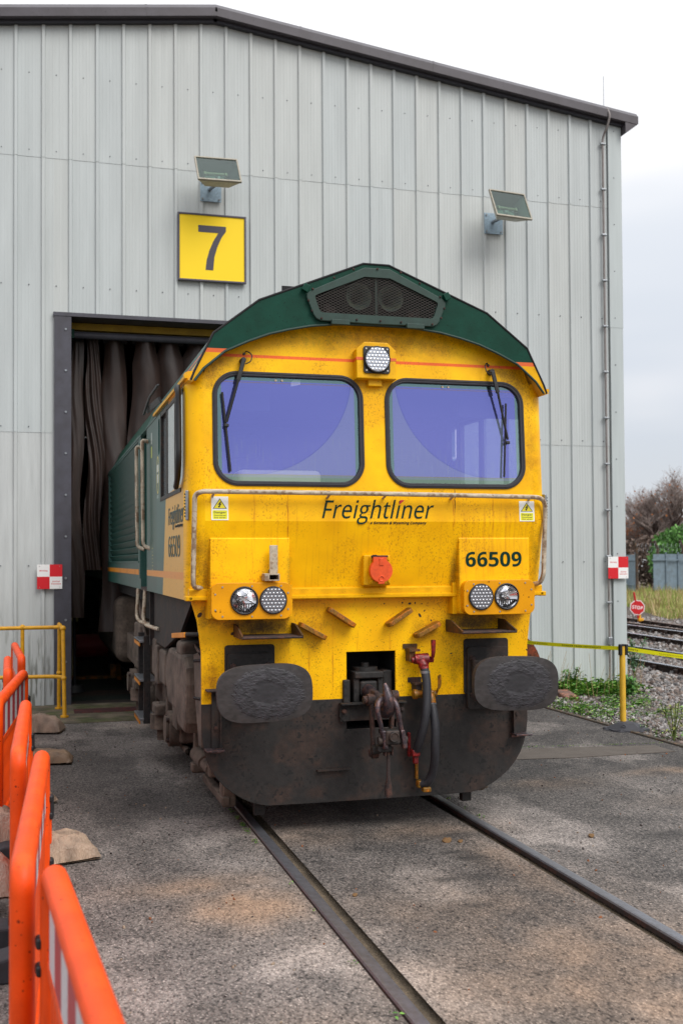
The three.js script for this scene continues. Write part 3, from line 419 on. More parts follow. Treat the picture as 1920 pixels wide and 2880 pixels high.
// --- buffer beam and obstacle deflector
{
  const edge = [[1.268, 1.61], [1.222, 1.45], [1.196, 1.24], [1.194, 0.897]], low = [[1.192, 0.68], [1.182, 0.6], [1.164, 0.53], [1.135, 0.46], [1.093, 0.395], [1.04, 0.335], [0.977, 0.286], [0.915, 0.247], [0.85, 0.217], [0.79, 0.199], [0.741, 0.19], [0.5, 0.187], [0, 0.186]];
  const neg = (a) => a.slice().reverse().map(([x, y]) => [-x, y]);
  put(loco, 'buffer_beam', onFace(ext([[-0.18, 0.897], [-0.18, 1.222], [0.18, 1.222], [0.18, 0.897], ...edge.slice().reverse(), ...edge.map(([x, y]) => [-x, y])], -0.565, -0.545, 0.002)), MAT.face, true);
  const dfl = put(loco, 'obstacle_deflector', ext([[0.18, 0.897], [0.18, 0.684], [-0.18, 0.684], [-0.18, 0.897], [-1.194, 0.897], ...low.slice(0, -1).map(([x, y]) => [-x, y]), [0, 0.186], ...low.slice(0, -1).reverse(), [1.194, 0.897]], -0.568, -0.546, 0.003), MAT.plough);
  put(dfl, 'stiffener', [span(-0.4, -0.16, 0.408, 0.418, -0.546, -0.51)], MAT.black);
  for (const e of [-1, 1]) put(dfl, 'bottom_bracket', [rbox(0.075, 0.09, 0.06, 0.006, e * 0.77, 0.14, -0.72), span(e * 0.74, e * 0.8, 0.17, 0.35, -0.75, -0.7)], MAT.black);
  put(loco, 'coupling_pocket', [span(-0.2, 0.2, 0.66, 1.24, -1.05, -1.03), span(-0.21, -0.195, 0.66, 1.24, -1.03, -0.567), span(0.195, 0.21, 0.66, 1.24, -1.03, -0.567), span(-0.2, 0.2, 1.238, 1.25, -1.03, -0.567), span(-0.2, 0.2, 0.655, 0.667, -1.03, -0.567)], MAT.dark);
}
// pads, buffers, trays over them, footsteps, rungs
const headTex = dtex(512, 512, (i, j) => { const u = (i / 512 - 0.53) * 1.5, v = (j / 512 - 0.5) * 1.1, d = Math.hypot(u, v * 1.15) + 0.09 * (fbm(i / 50, j / 50, 10, 4, 51) - 0.5), n = fbm(i / 24, j / 24, 21, 5, 52), ringv = sstep(0.2, 0.3, d) * (1 - sstep(0.46, 0.6, d)); const b = 0.8 + 0.6 * (n - 0.5) + 0.3 * ringv * n, w = sstep(0.5, 0.62, d); return [[46, 10], [44, 7], [48, 3]].map(([q, a]) => clamp(q * b + a * w, 0, 255)); });
const headBump = dtex(512, 512, (i, j) => { const u = (i / 512 - 0.53) * 1.5, v = (j / 512 - 0.5) * 1.1, d = Math.hypot(u, v * 1.15) + 0.09 * (fbm(i / 50, j / 50, 10, 4, 51) - 0.5), n = fbm(i / 14, j / 14, 36, 5, 53), ringv = sstep(0.2, 0.3, d) * (1 - sstep(0.5, 0.56, d + 0.12 * (n - 0.5))); const h = 255 * clamp(0.3 + 0.45 * ringv * (0.5 + n) + 0.06 * n); return [h, h, h]; }, false);
MAT.bufferHead = std({ map: headTex, roughness: 0.6, bumpMap: headBump, bumpScale: 0.008 });
for (const e of [-1, 1]) {
  const cx = e * 0.866, cy = 1.022;
  const sh = new THREE.Shape(); for (let i = 0; i <= 64; i++) { const a = (i / 64) * Math.PI * 2, c = Math.cos(a), s = Math.sin(a), n = 2 / 3.7; const x = 0.309 * Math.sign(c) * Math.abs(c) ** n, y = 0.182 * Math.sign(s) * Math.abs(s) ** (2 / 2.9); i ? sh.lineTo(x, y) : sh.moveTo(x, y); }
  // slightly domed head
  const rings = 8, pts = sh.getPoints(), pos = [0, 0, 0.012], idx = [];
  for (let k = 1; k <= rings; k++) for (let i = 0; i < 64; i++) { const t = k / rings; pos.push(pts[i].x * t, pts[i].y * t, 0.012 * (1 - t * t)); }
  for (let i = 0; i < 64; i++) { idx.push(0, 1 + i, 1 + ((i + 1) % 64)); for (let k = 0; k < rings - 1; k++) { const a = 1 + k * 64 + i, b = 1 + k * 64 + ((i + 1) % 64); idx.push(a, a + 64, b, b, a + 64, b + 64); } }
  const dome = new THREE.BufferGeometry(); dome.setAttribute('position', new THREE.Float32BufferAttribute(pos, 3)); dome.setIndex(idx); dome.computeVertexNormals();
  const head = merge([dome, ext(sh, -0.045, 0.0, 0)]).rotateZ(e > 0 ? -0.03 : 0.03).translate(cx, cy, -0.012);
  const pad = put(loco, 'buffer', [ext(rrPath(cx - 0.172, cx + 0.172, 0.895, 1.292, 0.022), -0.546, -0.53, 0.003), ext(rrPath(cx - 0.155, cx + 0.155, 0.79, 1.235, 0.02), -0.546, -0.505, 0.004)], MAT.black);
  pad.userData.label = 'black buffer with oblong greasy head';
  put(pad, 'head', rect(head, cx - 0.315, cx + 0.315, cy - 0.19, cy + 0.19), MAT.bufferHead, true);
  put(pad, 'shank', [rbox(0.26, 0.26, 0.05, 0.02, cx, cy, -0.49), cyl(0.115, 0.1, 0.26, 'z', cx, cy, -0.36, 28), cyl(0.085, 0.085, 0.22, 'z', cx, cy, -0.14, 28)], MAT.black);
  for (const [i, j] of [[-1, 1], [1, 1], [-1, -1], [1, -1]]) put(pad, 'bolt', [cyl(0.021, 0.021, 0.02, 'z', cx + i * 0.12, cy + j * 0.13, -0.495, 6), cyl(0.012, 0.012, 0.034, 'z', cx + i * 0.12, cy + j * 0.13, -0.49, 8)], MAT.rust);
  const x0 = e > 0 ? 0.567 : -0.97, x1 = e > 0 ? 0.97 : -0.567;
  const tray = put(loco, 'bracket_tray', [span(x0 + 0.012, x1 - 0.012, 1.352, 1.362, -0.545, -0.24)], MAT.rust);
  for (const x of [x0, x1]) put(tray, 'side_gusset', extX([[-0.545, 1.348], [-0.24, 1.348], [-0.236, 1.37], [-0.44, 1.432], [-0.545, 1.435]], x - 0.006, x + 0.006), std({ color: col('#8a6420'), map: oil(2), roughness: 0.75 }));
  put(tray, 'front_lip', cyl(0.008, 0.008, x1 - x0, 'x', (x0 + x1) / 2, 1.356, -0.24, 8), MAT.rust);
  // footstep strip
  const fs = put(loco, 'footstep', [span(e * 1.065, e * 1.128, 0.6, 0.99, -0.546, -0.528), span(e * 1.065, e * 1.074, 0.6, 0.99, -0.53, -0.5)], MAT.black);
  put(fs, 'step_plate', [rbox(0.125, 0.012, 0.115, 0.003, e * 1.115, 0.597, -0.49), span(e * 1.06, e * 1.13, 0.57, 0.6, -0.546, -0.53)], MAT.steel);
  put(fs, 'step_lug', [rbox(0.12, 0.012, 0.1, 0.003, e * 1.11, 0.995, -0.5)], MAT.rust);
  for (const y of [0.94, 0.74]) put(fs, 'bolt', cyl(0.014, 0.014, 0.014, 'z', e * 1.1, y, -0.522, 6), MAT.rust);
}
MAT.rung = std({ color: col('#f5ac14'), map: oil(2.4), roughness: 0.6 });
for (const [ax, ay, bx, by] of [[-0.324, 1.528, -0.134, 1.405], [-0.529, 1.428, -0.342, 1.325], [0.105, 1.404, 0.283, 1.515], [0.311, 1.323, 0.496, 1.415]]) {
  const L = Math.hypot(bx - ax, by - ay), a = Math.atan2(by - ay, bx - ax), s = rrPath(-L / 2, L / 2, -0.05, 0.05, 0.03), g = ext(s, -0.016, 0.016, 0.004).rotateX(-Math.PI / 2);   // a flat tread, standing out from the beam
  put(loco, 'climbing_rung', g.applyMatrix4(M4().makeRotationZ(a).setPosition((ax + bx) / 2, (ay + by) / 2, -0.5)), MAT.rung);
}
// --- drawgear
{
  const dh = put(loco, 'draw_hook_housing', [rbox(0.215, 0.05, 0.3, 0.012, -0.012, 1.055, -0.7), rbox(0.045, 0.22, 0.26, 0.01, -0.1, 0.95, -0.7), rbox(0.04, 0.22, 0.26, 0.01, 0.078, 0.95, -0.7), cyl(0.09, 0.09, 0.03, 'y', -0.012, 1.09, -0.66, 24), cyl(0.03, 0.03, 0.05, 'y', -0.012, 1.11, -0.66, 12), rbox(0.13, 0.11, 0.2, 0.02, -0.012, 0.96, -0.66), rbox(0.18, 0.05, 0.25, 0.01, -0.012, 0.84, -0.68), rbox(0.07, 0.3, 0.2, 0.01, 0.14, 0.93, -0.7), rbox(0.05, 0.26, 0.2, 0.01, -0.185, 0.9, -0.62)], MAT.black);
  put(loco, 'hook_guide', [ext([[-0.235, 0.868], [-0.17, 0.868], [-0.17, 0.745], [-0.21, 0.745], [-0.24, 0.775]], -0.545, -0.515), span(-0.235, 0.235, 0.745, 0.868, -0.535, -0.52), span(-0.235, 0.235, 0.862, 0.872, -0.54, -0.47), ext([[0.235, 0.868], [0.17, 0.868], [0.17, 0.745], [0.205, 0.745], [0.24, 0.775]], -0.545, -0.515)], MAT.black);
  for (const x of [-0.21, 0.212]) put(loco, 'guide_bolt', [cyl(0.018, 0.018, 0.02, 'z', x, 0.815, -0.505, 6), cyl(0.011, 0.011, 0.035, 'z', x, 0.815, -0.5, 8)], MAT.rust);
  // the hook, curling up, with the coupling hung from it
  const V3 = (a) => a.map((p) => new THREE.Vector3(...p));
  put(loco, 'draw_hook', [sweep(new THREE.CatmullRomCurve3(V3([[-0.02, 0.95, -0.6], [-0.018, 0.93, -0.45], [-0.012, 0.88, -0.3], [-0.012, 0.845, -0.2], [-0.015, 0.865, -0.13], [-0.018, 0.93, -0.1], [-0.024, 1.0, -0.125], [-0.028, 1.036, -0.15]])).getPoints(40), (t) => (t < 0.55 ? 0.045 : lerp(0.05, 0.013, (t - 0.55) / 0.45)), 14)], MAT.steel);
  const cl = put(loco, 'screw_coupling', [rbox(0.03, 0.075, 0.1, 0.015, -0.06, 0.945, -0.28), cyl(0.03, 0.03, 0.2, 'x', -0.01, 0.925, -0.3, 14)], MAT.rust);
  put(cl, 'inner_link', [cyl(0.04, 0.04, 0.05, 'x', -0.092, 0.92, -0.26, 18), cyl(0.03, 0.03, 0.03, 'x', -0.13, 0.92, -0.26, 6), rbox(0.026, 0.36, 0.05, 0.01, -0.085, 0.74, -0.255, 0, 0, 0.04), cyl(0.038, 0.038, 0.04, 'x', -0.072, 0.565, -0.245, 18), cyl(0.026, 0.026, 0.02, 'x', -0.1, 0.565, -0.245, 6)], MAT.rust);
  put(cl, 'inner_link_far', [cyl(0.038, 0.038, 0.045, 'x', 0.09, 0.935, -0.3, 18), rbox(0.026, 0.34, 0.05, 0.01, 0.06, 0.76, -0.28, 0, 0, -0.06), cyl(0.036, 0.036, 0.04, 'x', 0.03, 0.58, -0.26, 14)], MAT.rust);
  put(cl, 'shackle', [sweep(new THREE.CatmullRomCurve3(V3([[-0.06, 0.7, -0.1], [-0.078, 0.78, -0.09], [-0.098, 0.85, -0.08], [-0.1, 0.9, -0.085], [-0.075, 0.938, -0.11], [-0.02, 0.945, -0.17], [0.015, 0.935, -0.12], [0.032, 0.9, -0.09], [0.042, 0.85, -0.08], [0.058, 0.77, -0.085], [0.078, 0.69, -0.09]])).getPoints(48), (t) => 0.0185 - 0.003 * Math.cos(t * 6.283), 10), rbox(0.034, 0.13, 0.055, 0.012, -0.05, 0.675, -0.1, 0, 0, 0.12), rbox(0.034, 0.13, 0.055, 0.012, 0.078, 0.675, -0.09, 0, 0, 0.16)], MAT.steel);
  put(cl, 'trunnion', [rbox(0.1, 0.1, 0.1, 0.018, 0.0, 0.69, -0.11), cyl(0.032, 0.032, 0.03, 'z', 0.0, 0.698, -0.05, 22), new THREE.TorusGeometry(0.028, 0.005, 8, 22).translate(0.0, 0.698, -0.035), cyl(0.028, 0.028, 0.2, 'x', 0.01, 0.665, -0.11, 14), rbox(0.1, 0.05, 0.08, 0.015, -0.04, 0.61, -0.15), rbox(0.06, 0.05, 0.06, 0.012, -0.08, 0.595, -0.19), cyl(0.024, 0.03, 0.22, 'z', 0.0, 0.7, -0.2, 14)], MAT.black);
  put(cl, 'tommy_bar', [rbox(0.024, 0.2, 0.022, 0.009, -0.01, 0.49, -0.14, 0, 0, -0.01), sweep(V3([[-0.01, 0.41, -0.14], [-0.011, 0.38, -0.14], [-0.011, 0.345, -0.14], [-0.011, 0.3, -0.14], [-0.011, 0.283, -0.14]]), (t) => [0.012, 0.021, 0.027, 0.028, 0.01][Math.round(t * 4)], 12), rbox(0.014, 0.06, 0.05, 0.006, -0.034, 0.59, -0.14), rbox(0.014, 0.06, 0.05, 0.006, 0.014, 0.59, -0.14)], MAT.rust);
}
// --- air hoses
{
  const rv = put(loco, 'red_brake_pipe', [cyl(0.036, 0.042, 0.1, 'x', 0.34, 1.165, -0.46, 16), rbox(0.075, 0.07, 0.07, 0.02, 0.33, 1.165, -0.46), cyl(0.024, 0.024, 0.16, 'x', 0.35, 1.16, -0.46, 6), sweep([[0.34, 1.15, -0.45], [0.348, 1.125, -0.43], [0.352, 1.095, -0.42]].map((p) => new THREE.Vector3(...p)), 0.033, 14), cyl(0.038, 0.038, 0.026, 'y', 0.35, 1.12, -0.43, 8)], MAT.redPaint);
  put(rv, 'bracket', [span(0.25, 0.33, 1.22, 1.235, -0.545, -0.44), span(0.255, 0.3, 1.15, 1.24, -0.545, -0.46), ext(rrPath(0.235, 0.34, 1.235, 1.268, 0.004), -0.546, -0.535)], std({ color: col('#8a6420'), map: oil(2), roughness: 0.7 }));
  put(rv, 'tap_handle', [sweep([[0.41, 1.165, -0.44], [0.415, 1.185, -0.42], [0.416, 1.21, -0.415], [0.417, 1.25, -0.415], [0.417, 1.3, -0.415]].map((p) => new THREE.Vector3(...p)), (t) => 0.011 + 0.007 * t, 8)], MAT.redPaint);
  const path = (p, n = 60) => new THREE.CatmullRomCurve3(p.map((q) => new THREE.Vector3(...q))).getPoints(n);
  put(rv, 'rubber_hose', [sweep(path([[0.352, 1.1, -0.42], [0.358, 1.02, -0.4], [0.352, 0.9, -0.375], [0.338, 0.8, -0.36], [0.318, 0.68, -0.37], [0.3, 0.59, -0.4], [0.292, 0.535, -0.43]]), 0.031, 14)], MAT.hose);
  put(rv, 'clip', [cyl(0.035, 0.035, 0.018, 'y', 0.354, 1.078, -0.416, 18)], MAT.zinc);
  put(rv, 'hose_end', [rbox(0.06, 0.05, 0.06, 0.012, 0.284, 0.515, -0.44), rbox(0.035, 0.07, 0.04, 0.01, 0.29, 0.47, -0.45), rbox(0.02, 0.17, 0.03, 0.006, 0.268, 0.56, -0.52)], MAT.redPaint);
  const yv = put(loco, 'yellow_main_pipe', [cyl(0.03, 0.03, 0.1, 'x', 0.33, 0.92, -0.46, 14), cyl(0.038, 0.038, 0.025, 'x', 0.295, 0.92, -0.46, 6), rbox(0.07, 0.055, 0.06, 0.015, 0.395, 0.92, -0.45), cyl(0.024, 0.024, 0.16, 'x', 0.37, 0.92, -0.45, 8), sweep(path([[0.395, 0.92, -0.45], [0.4, 0.89, -0.43], [0.402, 0.855, -0.42]], 8), 0.033, 12)], MAT.yellowValve);
  put(yv, 'bracket', [span(0.29, 0.37, 0.985, 0.997, -0.545, -0.44), span(0.3, 0.345, 0.93, 0.99, -0.545, -0.45), ext(rrPath(0.27, 0.37, 0.995, 1.03, 0.004), -0.546, -0.536)], MAT.rust);
  put(yv, 'tap_handle', [sweep(path([[0.445, 0.92, -0.44], [0.452, 0.955, -0.42], [0.465, 0.975, -0.42], [0.468, 1.03, -0.42], [0.466, 1.055, -0.42]], 20), 0.008, 8), sweep(path([[0.45, 0.95, -0.41], [0.452, 0.99, -0.41], [0.45, 1.05, -0.41]], 12), 0.006, 6)], MAT.yellowValve);
  put(yv, 'rubber_hose', [sweep(path([[0.402, 0.86, -0.42], [0.404, 0.79, -0.38], [0.402, 0.68, -0.345], [0.396, 0.58, -0.34], [0.4, 0.47, -0.36], [0.395, 0.37, -0.4], [0.37, 0.305, -0.43], [0.338, 0.29, -0.46]]), 0.03, 14)], MAT.hose);
  put(yv, 'clip', [cyl(0.034, 0.034, 0.016, 'y', 0.402, 0.853, -0.418, 18)], MAT.zinc);
  put(yv, 'hose_end', [rbox(0.045, 0.055, 0.06, 0.012, 0.328, 0.29, -0.47), rbox(0.06, 0.036, 0.05, 0.01, 0.365, 0.255, -0.44), rbox(0.02, 0.15, 0.03, 0.006, 0.322, 0.39, -0.52)], MAT.yellowValve);
}
// --- cab sides (both), doorway, louvred body
for (const e of [-1, 1]) {
  const xo = e * 1.3, X = (a, b) => (e > 0 ? [1.3 - b, 1.3 - a] : [-1.3 + a, -1.3 + b]);   // depth in from the side
  const s = shape([[-0.64, 1.6], [-0.64, 3.08], [-3.16, 3.08], [-3.16, 1.6]]);
  s.holes.push(new THREE.Path([[-0.66, 3.035], [-0.66, 2.52], [-0.7, 2.44], [-0.78, 2.4], [-2.0, 2.36], [-2.0, 3.035]].map((p) => new THREE.Vector2(...p))), rrPath(-2.2, -2.09, 2.73, 3.03, 0.05, THREE.Path));
  const [a, b] = X(0, 0.03); put(loco, 'cab_side', onSide(extX0(s, a, b)), MAT.side, true);
  // sliding side window: frame, two panes, dark wind deflector in front
  const wz = [-0.66, -1.34, -2.0], fr = put(loco, 'side_window', [span(e * 1.27, e * 1.304, 3.02, 3.05, -2.03, -0.64), span(e * 1.27, e * 1.306, 2.345, 2.375, -2.03, -0.76), span(e * 1.27, e * 1.304, 2.36, 3.05, -2.03, -1.99), span(e * 1.28, e * 1.303, 2.38, 3.03, -1.12, -1.07), span(e * 1.28, e * 1.304, 2.38, 3.03, -1.62, -1.56)], std({ color: col('#55504d'), map: oil(3), roughness: 0.5, metalness: 0.3 }));
  for (const [z0, z1, d] of [[-1.07, -0.68, 0.0005], [-1.56, -1.12, 0.0005], [-1.98, -1.62, 0.02]]) put(fr, 'pane', span(e * (1.3 - d), e * (1.3 - d - 0.005), 2.38, 3.03, z0, z1), phys({ color: lin(0.72, 0.79, 0.8), roughness: 0.04, transmission: 1, thickness: 0, metalness: e < 0 ? 0.6 : 0.1, ior: 1.5 }));
  if (e < 0) put(fr, 'wind_deflector', [pipe([[e * 1.335, 3.05, -0.72], [e * 1.345, 3.05, -0.56], [e * 1.345, 2.55, -0.53], [e * 1.34, 2.44, -0.62], [e * 1.33, 2.38, -0.8]], 0.02, 0.07, 8)], MAT.plasticBlack);
  if (e < 0) put(fr, 'deflector_pane', extX([[-0.72, 3.03], [-0.57, 3.03], [-0.55, 2.55], [-0.62, 2.47], [-0.72, 2.42]], e > 0 ? 1.338 : -1.343, e > 0 ? 1.343 : -1.338), phys({ color: lin(0.5, 0.56, 0.56), roughness: 0.05, transmission: 0.6, thickness: 0, metalness: 0.2 }));
  put(loco, 'rain_strip', [box(0.02, 0.022, 2.0, e * 1.312, 3.088, -1.4)], MAT.yellow);
  const vn = put(loco, 'corner_vent', [rbox(0.02, 0.2, 0.12, 0.006, e * 1.285, 2.235, -0.49, 0, e * 0.35, 0)], MAT.zinc);
  for (let i = 0; i < 8; i++) put(vn, 'vent_slat', [box(0.016, 0.008, 0.1, e * 1.297, 2.16 + i * 0.021, -0.487, 0, e * 0.35, e * 0.5)], MAT.dark);
  // door
  put(loco, 'cab_door', [span(e * 1.235, e * 1.25, 1.62, 3.05, -3.74, -3.16)], MAT.sideGreen);
  put(loco, 'door_post', [span(e * 1.2, e * 1.3, 1.6, 3.08, -3.95, -3.74), span(e * 1.3, e * 1.308, 1.7, 3.0, -3.8, -3.77)], MAT.sideGreen);
  put(loco, 'door_sill', [span(e * 1.2, e * 1.3, 1.595, 1.625, -3.74, -3.16)], MAT.rust);
  for (const z of [-2.98, -3.55]) put(loco, 'side_handrail', [pipe([[e * 1.29, 2.93, z - 0.06], [e * 1.352, 2.95, z - 0.06], [e * 1.352, 2.0, z + 0.02], [e * 1.29, 1.975, z + 0.06]], 0.018, 0.05, 8)], MAT.whitePaint);
  // louvred machinery space
  put(loco, 'solebar', [span(e * 1.26, e * 1.3, 1.6, 1.86, -19.6, -3.95), span(e * 1.3, e * 1.306, 1.85, 1.868, -19.6, -3.95)], MAT.sideGreen);
  put(loco, 'solebar_stripe', [span(e * 1.3, e * 1.302, 1.735, 1.787, -19.6, -3.95)], MAT.sideStripe);
  put(loco, 'cantrail', [span(e * 1.24, e * 1.3, 3.04, 3.09, -19.6, -3.95)], MAT.sideGreen);
  put(loco, 'louvre_backing', [span(e * 1.22, e * 1.235, 1.86, 3.05, -19.6, -3.95)], MAT.dark);
  const pitch = 0.0735, slat = metric(box(0.012, 0.082, 4.3, 0, 0, 0, 0, 0, e * -0.6));
  for (const z of [-6.15, -10.6, -15.05]) {
    put(loco, 'louvre_post', [span(e * 1.24, e * 1.3, 1.86, 3.05, z + 2.15, z + 2.2)], MAT.sideGreen);
    for (let i = 0; i < 16; i++) { const m = put(loco, 'louvre_slat', slat, MAT.sideGreen, true); m.position.set(e * 1.268, 1.9 + i * pitch, z); }
  }
}
function extX0(s, x0, x1) { const g = ext(s, x0, x1, 0, 8); g.applyMatrix4(M4().set(0, 0, 1, 0, 0, 1, 0, 0, 1, 0, 0, 0, 0, 0, 0, 1)); return flipFix(g); }
// lettering on the cab side
put(loco, 'side_lettering', letters(fontR, 'Freightliner', 0.9, 0.125, 0.24).rotateY(-Math.PI / 2).translate(-1.302, 2.135, -1.5), std({ color: col('#3d5a5a'), roughness: 0.5 }));
put(loco, 'side_owner_lettering', letters(font, 'a Genesee & Wyoming Company', 0.42, 0.016, 0.24).rotateY(-Math.PI / 2).translate(-1.302, 2.105, -1.08), MAT.decalBlack);
put(loco, 'side_number', letters(fontR, '66509', 0.68, 0.155).rotateY(-Math.PI / 2).translate(-1.302, 1.895, -1.49), std({ color: col('#3d5a5a'), roughness: 0.5 }));
put(loco, 'roof_deflector', [box(0.02, 0.05, 1.15, -1.25, 3.27, -3.1, 0.05, 0, 0.45), pipe([[-1.27, 3.36, -2.5], [-1.29, 3.33, -3.0], [-1.28, 3.26, -3.65]], 0.012, 0.1, 6)], MAT.plasticBlack);
// cab inside: floor, rear bulkhead, desk, two seats with headrests
{
  const blue = std({ color: col('#3a4256'), roughness: 0.8 }), cream = std({ color: col('#c9cdbb'), roughness: 0.7 }), seat = std({ color: col('#33405e'), roughness: 0.85 });
  const c = put(loco, 'cab_interior', [span(-1.26, 1.26, 1.6, 1.62, -3.1, -0.56), span(-1.26, 1.26, 1.62, 3.04, -2.62, -2.58), span(-1.1, 1.1, 3.1, 3.12, -2.6, -0.62)], blue);
  put(c, 'desk', [rbox(2.3, 0.05, 0.42, 0.02, 0, 2.33, -0.66), rbox(0.6, 0.16, 0.25, 0.04, -0.62, 2.42, -0.78), span(-1.15, 1.15, 1.65, 2.3, -0.9, -0.86)], cream);
  for (const e of [-1, 1]) { put(c, 'driver_seat', [rbox(0.5, 0.13, 0.5, 0.05, e * 0.68, 2.02, -1.5), rbox(0.5, 0.6, 0.13, 0.06, e * 0.68, 2.38, -1.75, -0.12), rbox(0.3, 0.2, 0.1, 0.05, e * 0.68, 2.78, -1.8)], seat); put(c, 'sun_blind', [rbox(0.5, 0.16, 0.02, 0.01, e * 0.95, 2.98, -0.62)], seat); }
  put(c, 'side_trim', [span(1.24, 1.265, 1.62, 2.35, -2.58, -0.66), span(-1.265, -1.24, 1.62, 2.35, -2.58, -0.66)], blue);
}
// --- underframe and leading bogie
put(loco, 'underframe', [span(-1.15, 1.15, 1.45, 1.598, -19.5, -0.6), span(-1.0, 1.0, 1.2, 1.46, -6.8, -0.8), span(-0.9, 0.9, 0.7, 1.25, -2.2, -1.0)], MAT.dark);
for (const e of [-1, 1]) {
  // valance plate with its round openings, sloping down to the beam
  const vs = shape([[-0.6, 1.6], [-3.3, 1.6], [-3.3, 1.14], [-2.4, 1.14], [-1.4, 1.33], [-0.75, 1.6]]); vs.holes.push(new THREE.Path().absarc(-2.55, 1.42, 0.055, 0, 6.283, true)); for (const [z, y] of [[-2.2, 1.37], [-2.2, 1.29]]) vs.holes.push(new THREE.Path().absarc(z, y, 0.018, 0, 6.283, true));
  put(loco, 'valance', [extX0(vs, e > 0 ? 1.2 : -1.225, e > 0 ? 1.225 : -1.2), span(e * 1.19, e * 1.26, 1.1, 1.6, -3.34, -3.29)], MAT.black);
  put(loco, 'beam_gusset', [extX([[-0.57, 1.6], [-1.1, 1.6], [-0.62, 1.15], [-0.57, 1.15]], e > 0 ? 1.12 : -1.14, e > 0 ? 1.14 : -1.12), span(e * 1.0, e * 1.18, 0.75, 1.6, -0.6, -0.566)], MAT.black);
  // riveted box behind the beam
  const rb = put(loco, 'riveted_box', [extX([[-0.95, 1.2], [-0.6, 1.25], [-0.6, 0.6], [-0.72, 0.6], [-0.9, 0.95]], e > 0 ? 0.95 : -1.19, e > 0 ? 1.19 : -0.95), rbox(0.18, 0.03, 0.3, 0.006, e * 1.1, 1.245, -0.77, 0.15)], MAT.bogie);
  for (let i = 0; i < 5; i++) for (const y of [1.16, 0.9]) put(rb, 'rivet', new THREE.SphereGeometry(0.012, 8, 6).translate(e * 1.19, y + i * 0.006, -0.9 + i * 0.066), MAT.black);
  // step tread with orange edge
  if (e < 0) { const st = put(loco, 'side_step', [rbox(0.2, 0.03, 0.75, 0.014, e * 1.2, 1.345, -0.92, -0.07)], MAT.black); put(st, 'step_edge', [rbox(0.012, 0.036, 0.7, 0.004, e * 1.302, 1.342, -0.92, -0.07)], MAT.sideStripe); }
  // cab ladder
  const ld = put(loco, 'cab_ladder', [span(e * 1.24, e * 1.3, 0.36, 1.17, -3.52, -3.47), span(e * 1.24, e * 1.3, 0.36, 1.17, -4.05, -4.0)], MAT.black);
  for (const y of [1.12, 0.76, 0.4]) { put(ld, 'tread', [rbox(0.16, 0.025, 0.55, 0.004, e * 1.26, y, -3.76)], MAT.zinc); put(ld, 'tread_edge', [rbox(0.01, 0.05, 0.53, 0.003, e * 1.335, y - 0.02, -3.76)], MAT.sideStripe); }
  for (const z of [-3.42, -4.1]) put(loco, 'ladder_handrail', [pipe([[e * 1.29, 1.6, z], [e * 1.31, 1.32, z], [e * 1.29, 1.28, z + 0.1], [e * 1.23, 1.27, z + 0.6]], 0.018, 0.08, 8)], MAT.whitePaint);
  // sandbox casting
  put(loco, 'sandbox', [extX([[-2.3, 0.95], [-2.2, 1.1], [-2.05, 1.17], [-1.15, 1.17], [-1.02, 1.1], [-1.0, 0.98], [-1.04, 0.7], [-1.12, 0.62], [-1.45, 0.62], [-1.6, 0.72], [-2.1, 0.72]], e > 0 ? 0.92 : -1.24, e > 0 ? 1.24 : -0.92, 0.03), rbox(0.3, 0.12, 0.3, 0.04, e * 1.08, 1.2, -1.5), cyl(0.06, 0.06, 0.1, 'y', e * 1.12, 1.26, -1.75, 14)], MAT.bogie);
  // bogie frame
  const bf = put(loco, 'bogie_frame', [extX([[-7.6, 0.95], [-2.3, 0.95], [-2.1, 0.85], [-1.95, 0.6], [-2.1, 0.52], [-2.6, 0.62], [-3.2, 0.62], [-3.5, 0.52], [-4.2, 0.52], [-4.6, 0.66], [-5.2, 0.66], [-5.5, 0.52], [-6.2, 0.52], [-6.6, 0.62], [-7.6, 0.62]], e > 0 ? 1.02 : -1.12, e > 0 ? 1.12 : -1.02, 0.015), rbox(0.16, 0.3, 0.5, 0.03, e * 1.14, 0.95, -2.75), rbox(0.2, 0.34, 0.3, 0.03, e * 1.14, 1.0, -3.2), rbox(0.14, 0.4, 0.4, 0.03, e * 1.12, 0.9, -4.4), rbox(0.22, 0.2, 0.7, 0.03, e * 1.1, 1.1, -5.2)], MAT.bogie);
  for (const z of [-2.45, -4.35, -6.25]) {
    const ax = put(loco, 'axlebox', [rbox(0.2, 0.3, 0.34, 0.03, e * 1.02, 0.5, z), cyl(0.15, 0.15, 0.09, 'x', e * 1.15, 0.46, z, 28), cyl(0.11, 0.1, 0.05, 'x', e * 1.2, 0.46, z, 28), rbox(0.16, 0.1, 0.5, 0.02, e * 1.05, 0.68, z), cyl(0.07, 0.07, 0.16, 'y', e * 1.05, 0.8, z + 0.22, 18), cyl(0.07, 0.07, 0.16, 'y', e * 1.05, 0.8, z - 0.22, 18)], MAT.bogie);
    for (let i = 0; i < 4; i++) put(ax, 'bolt', cyl(0.02, 0.02, 0.04, 'x', e * 1.2, 0.46 + 0.12 * Math.sin(i * 1.571 + 0.78), z + 0.12 * Math.cos(i * 1.571 + 0.78), 6), MAT.rust);
    const w = put(loco, 'wheel', new THREE.LatheGeometry([[0.1, -0.07], [0.42, -0.05], [0.46, -0.07], [0.532, -0.065], [0.53, 0.045], [0.555, 0.065], [0.545, 0.08], [0.45, 0.07], [0.1, 0.09]].map((p) => new THREE.Vector2(...p)), 48).rotateZ(e * Math.PI / 2).translate(e * 0.79, 0.53, z), MAT.steel); 
  }
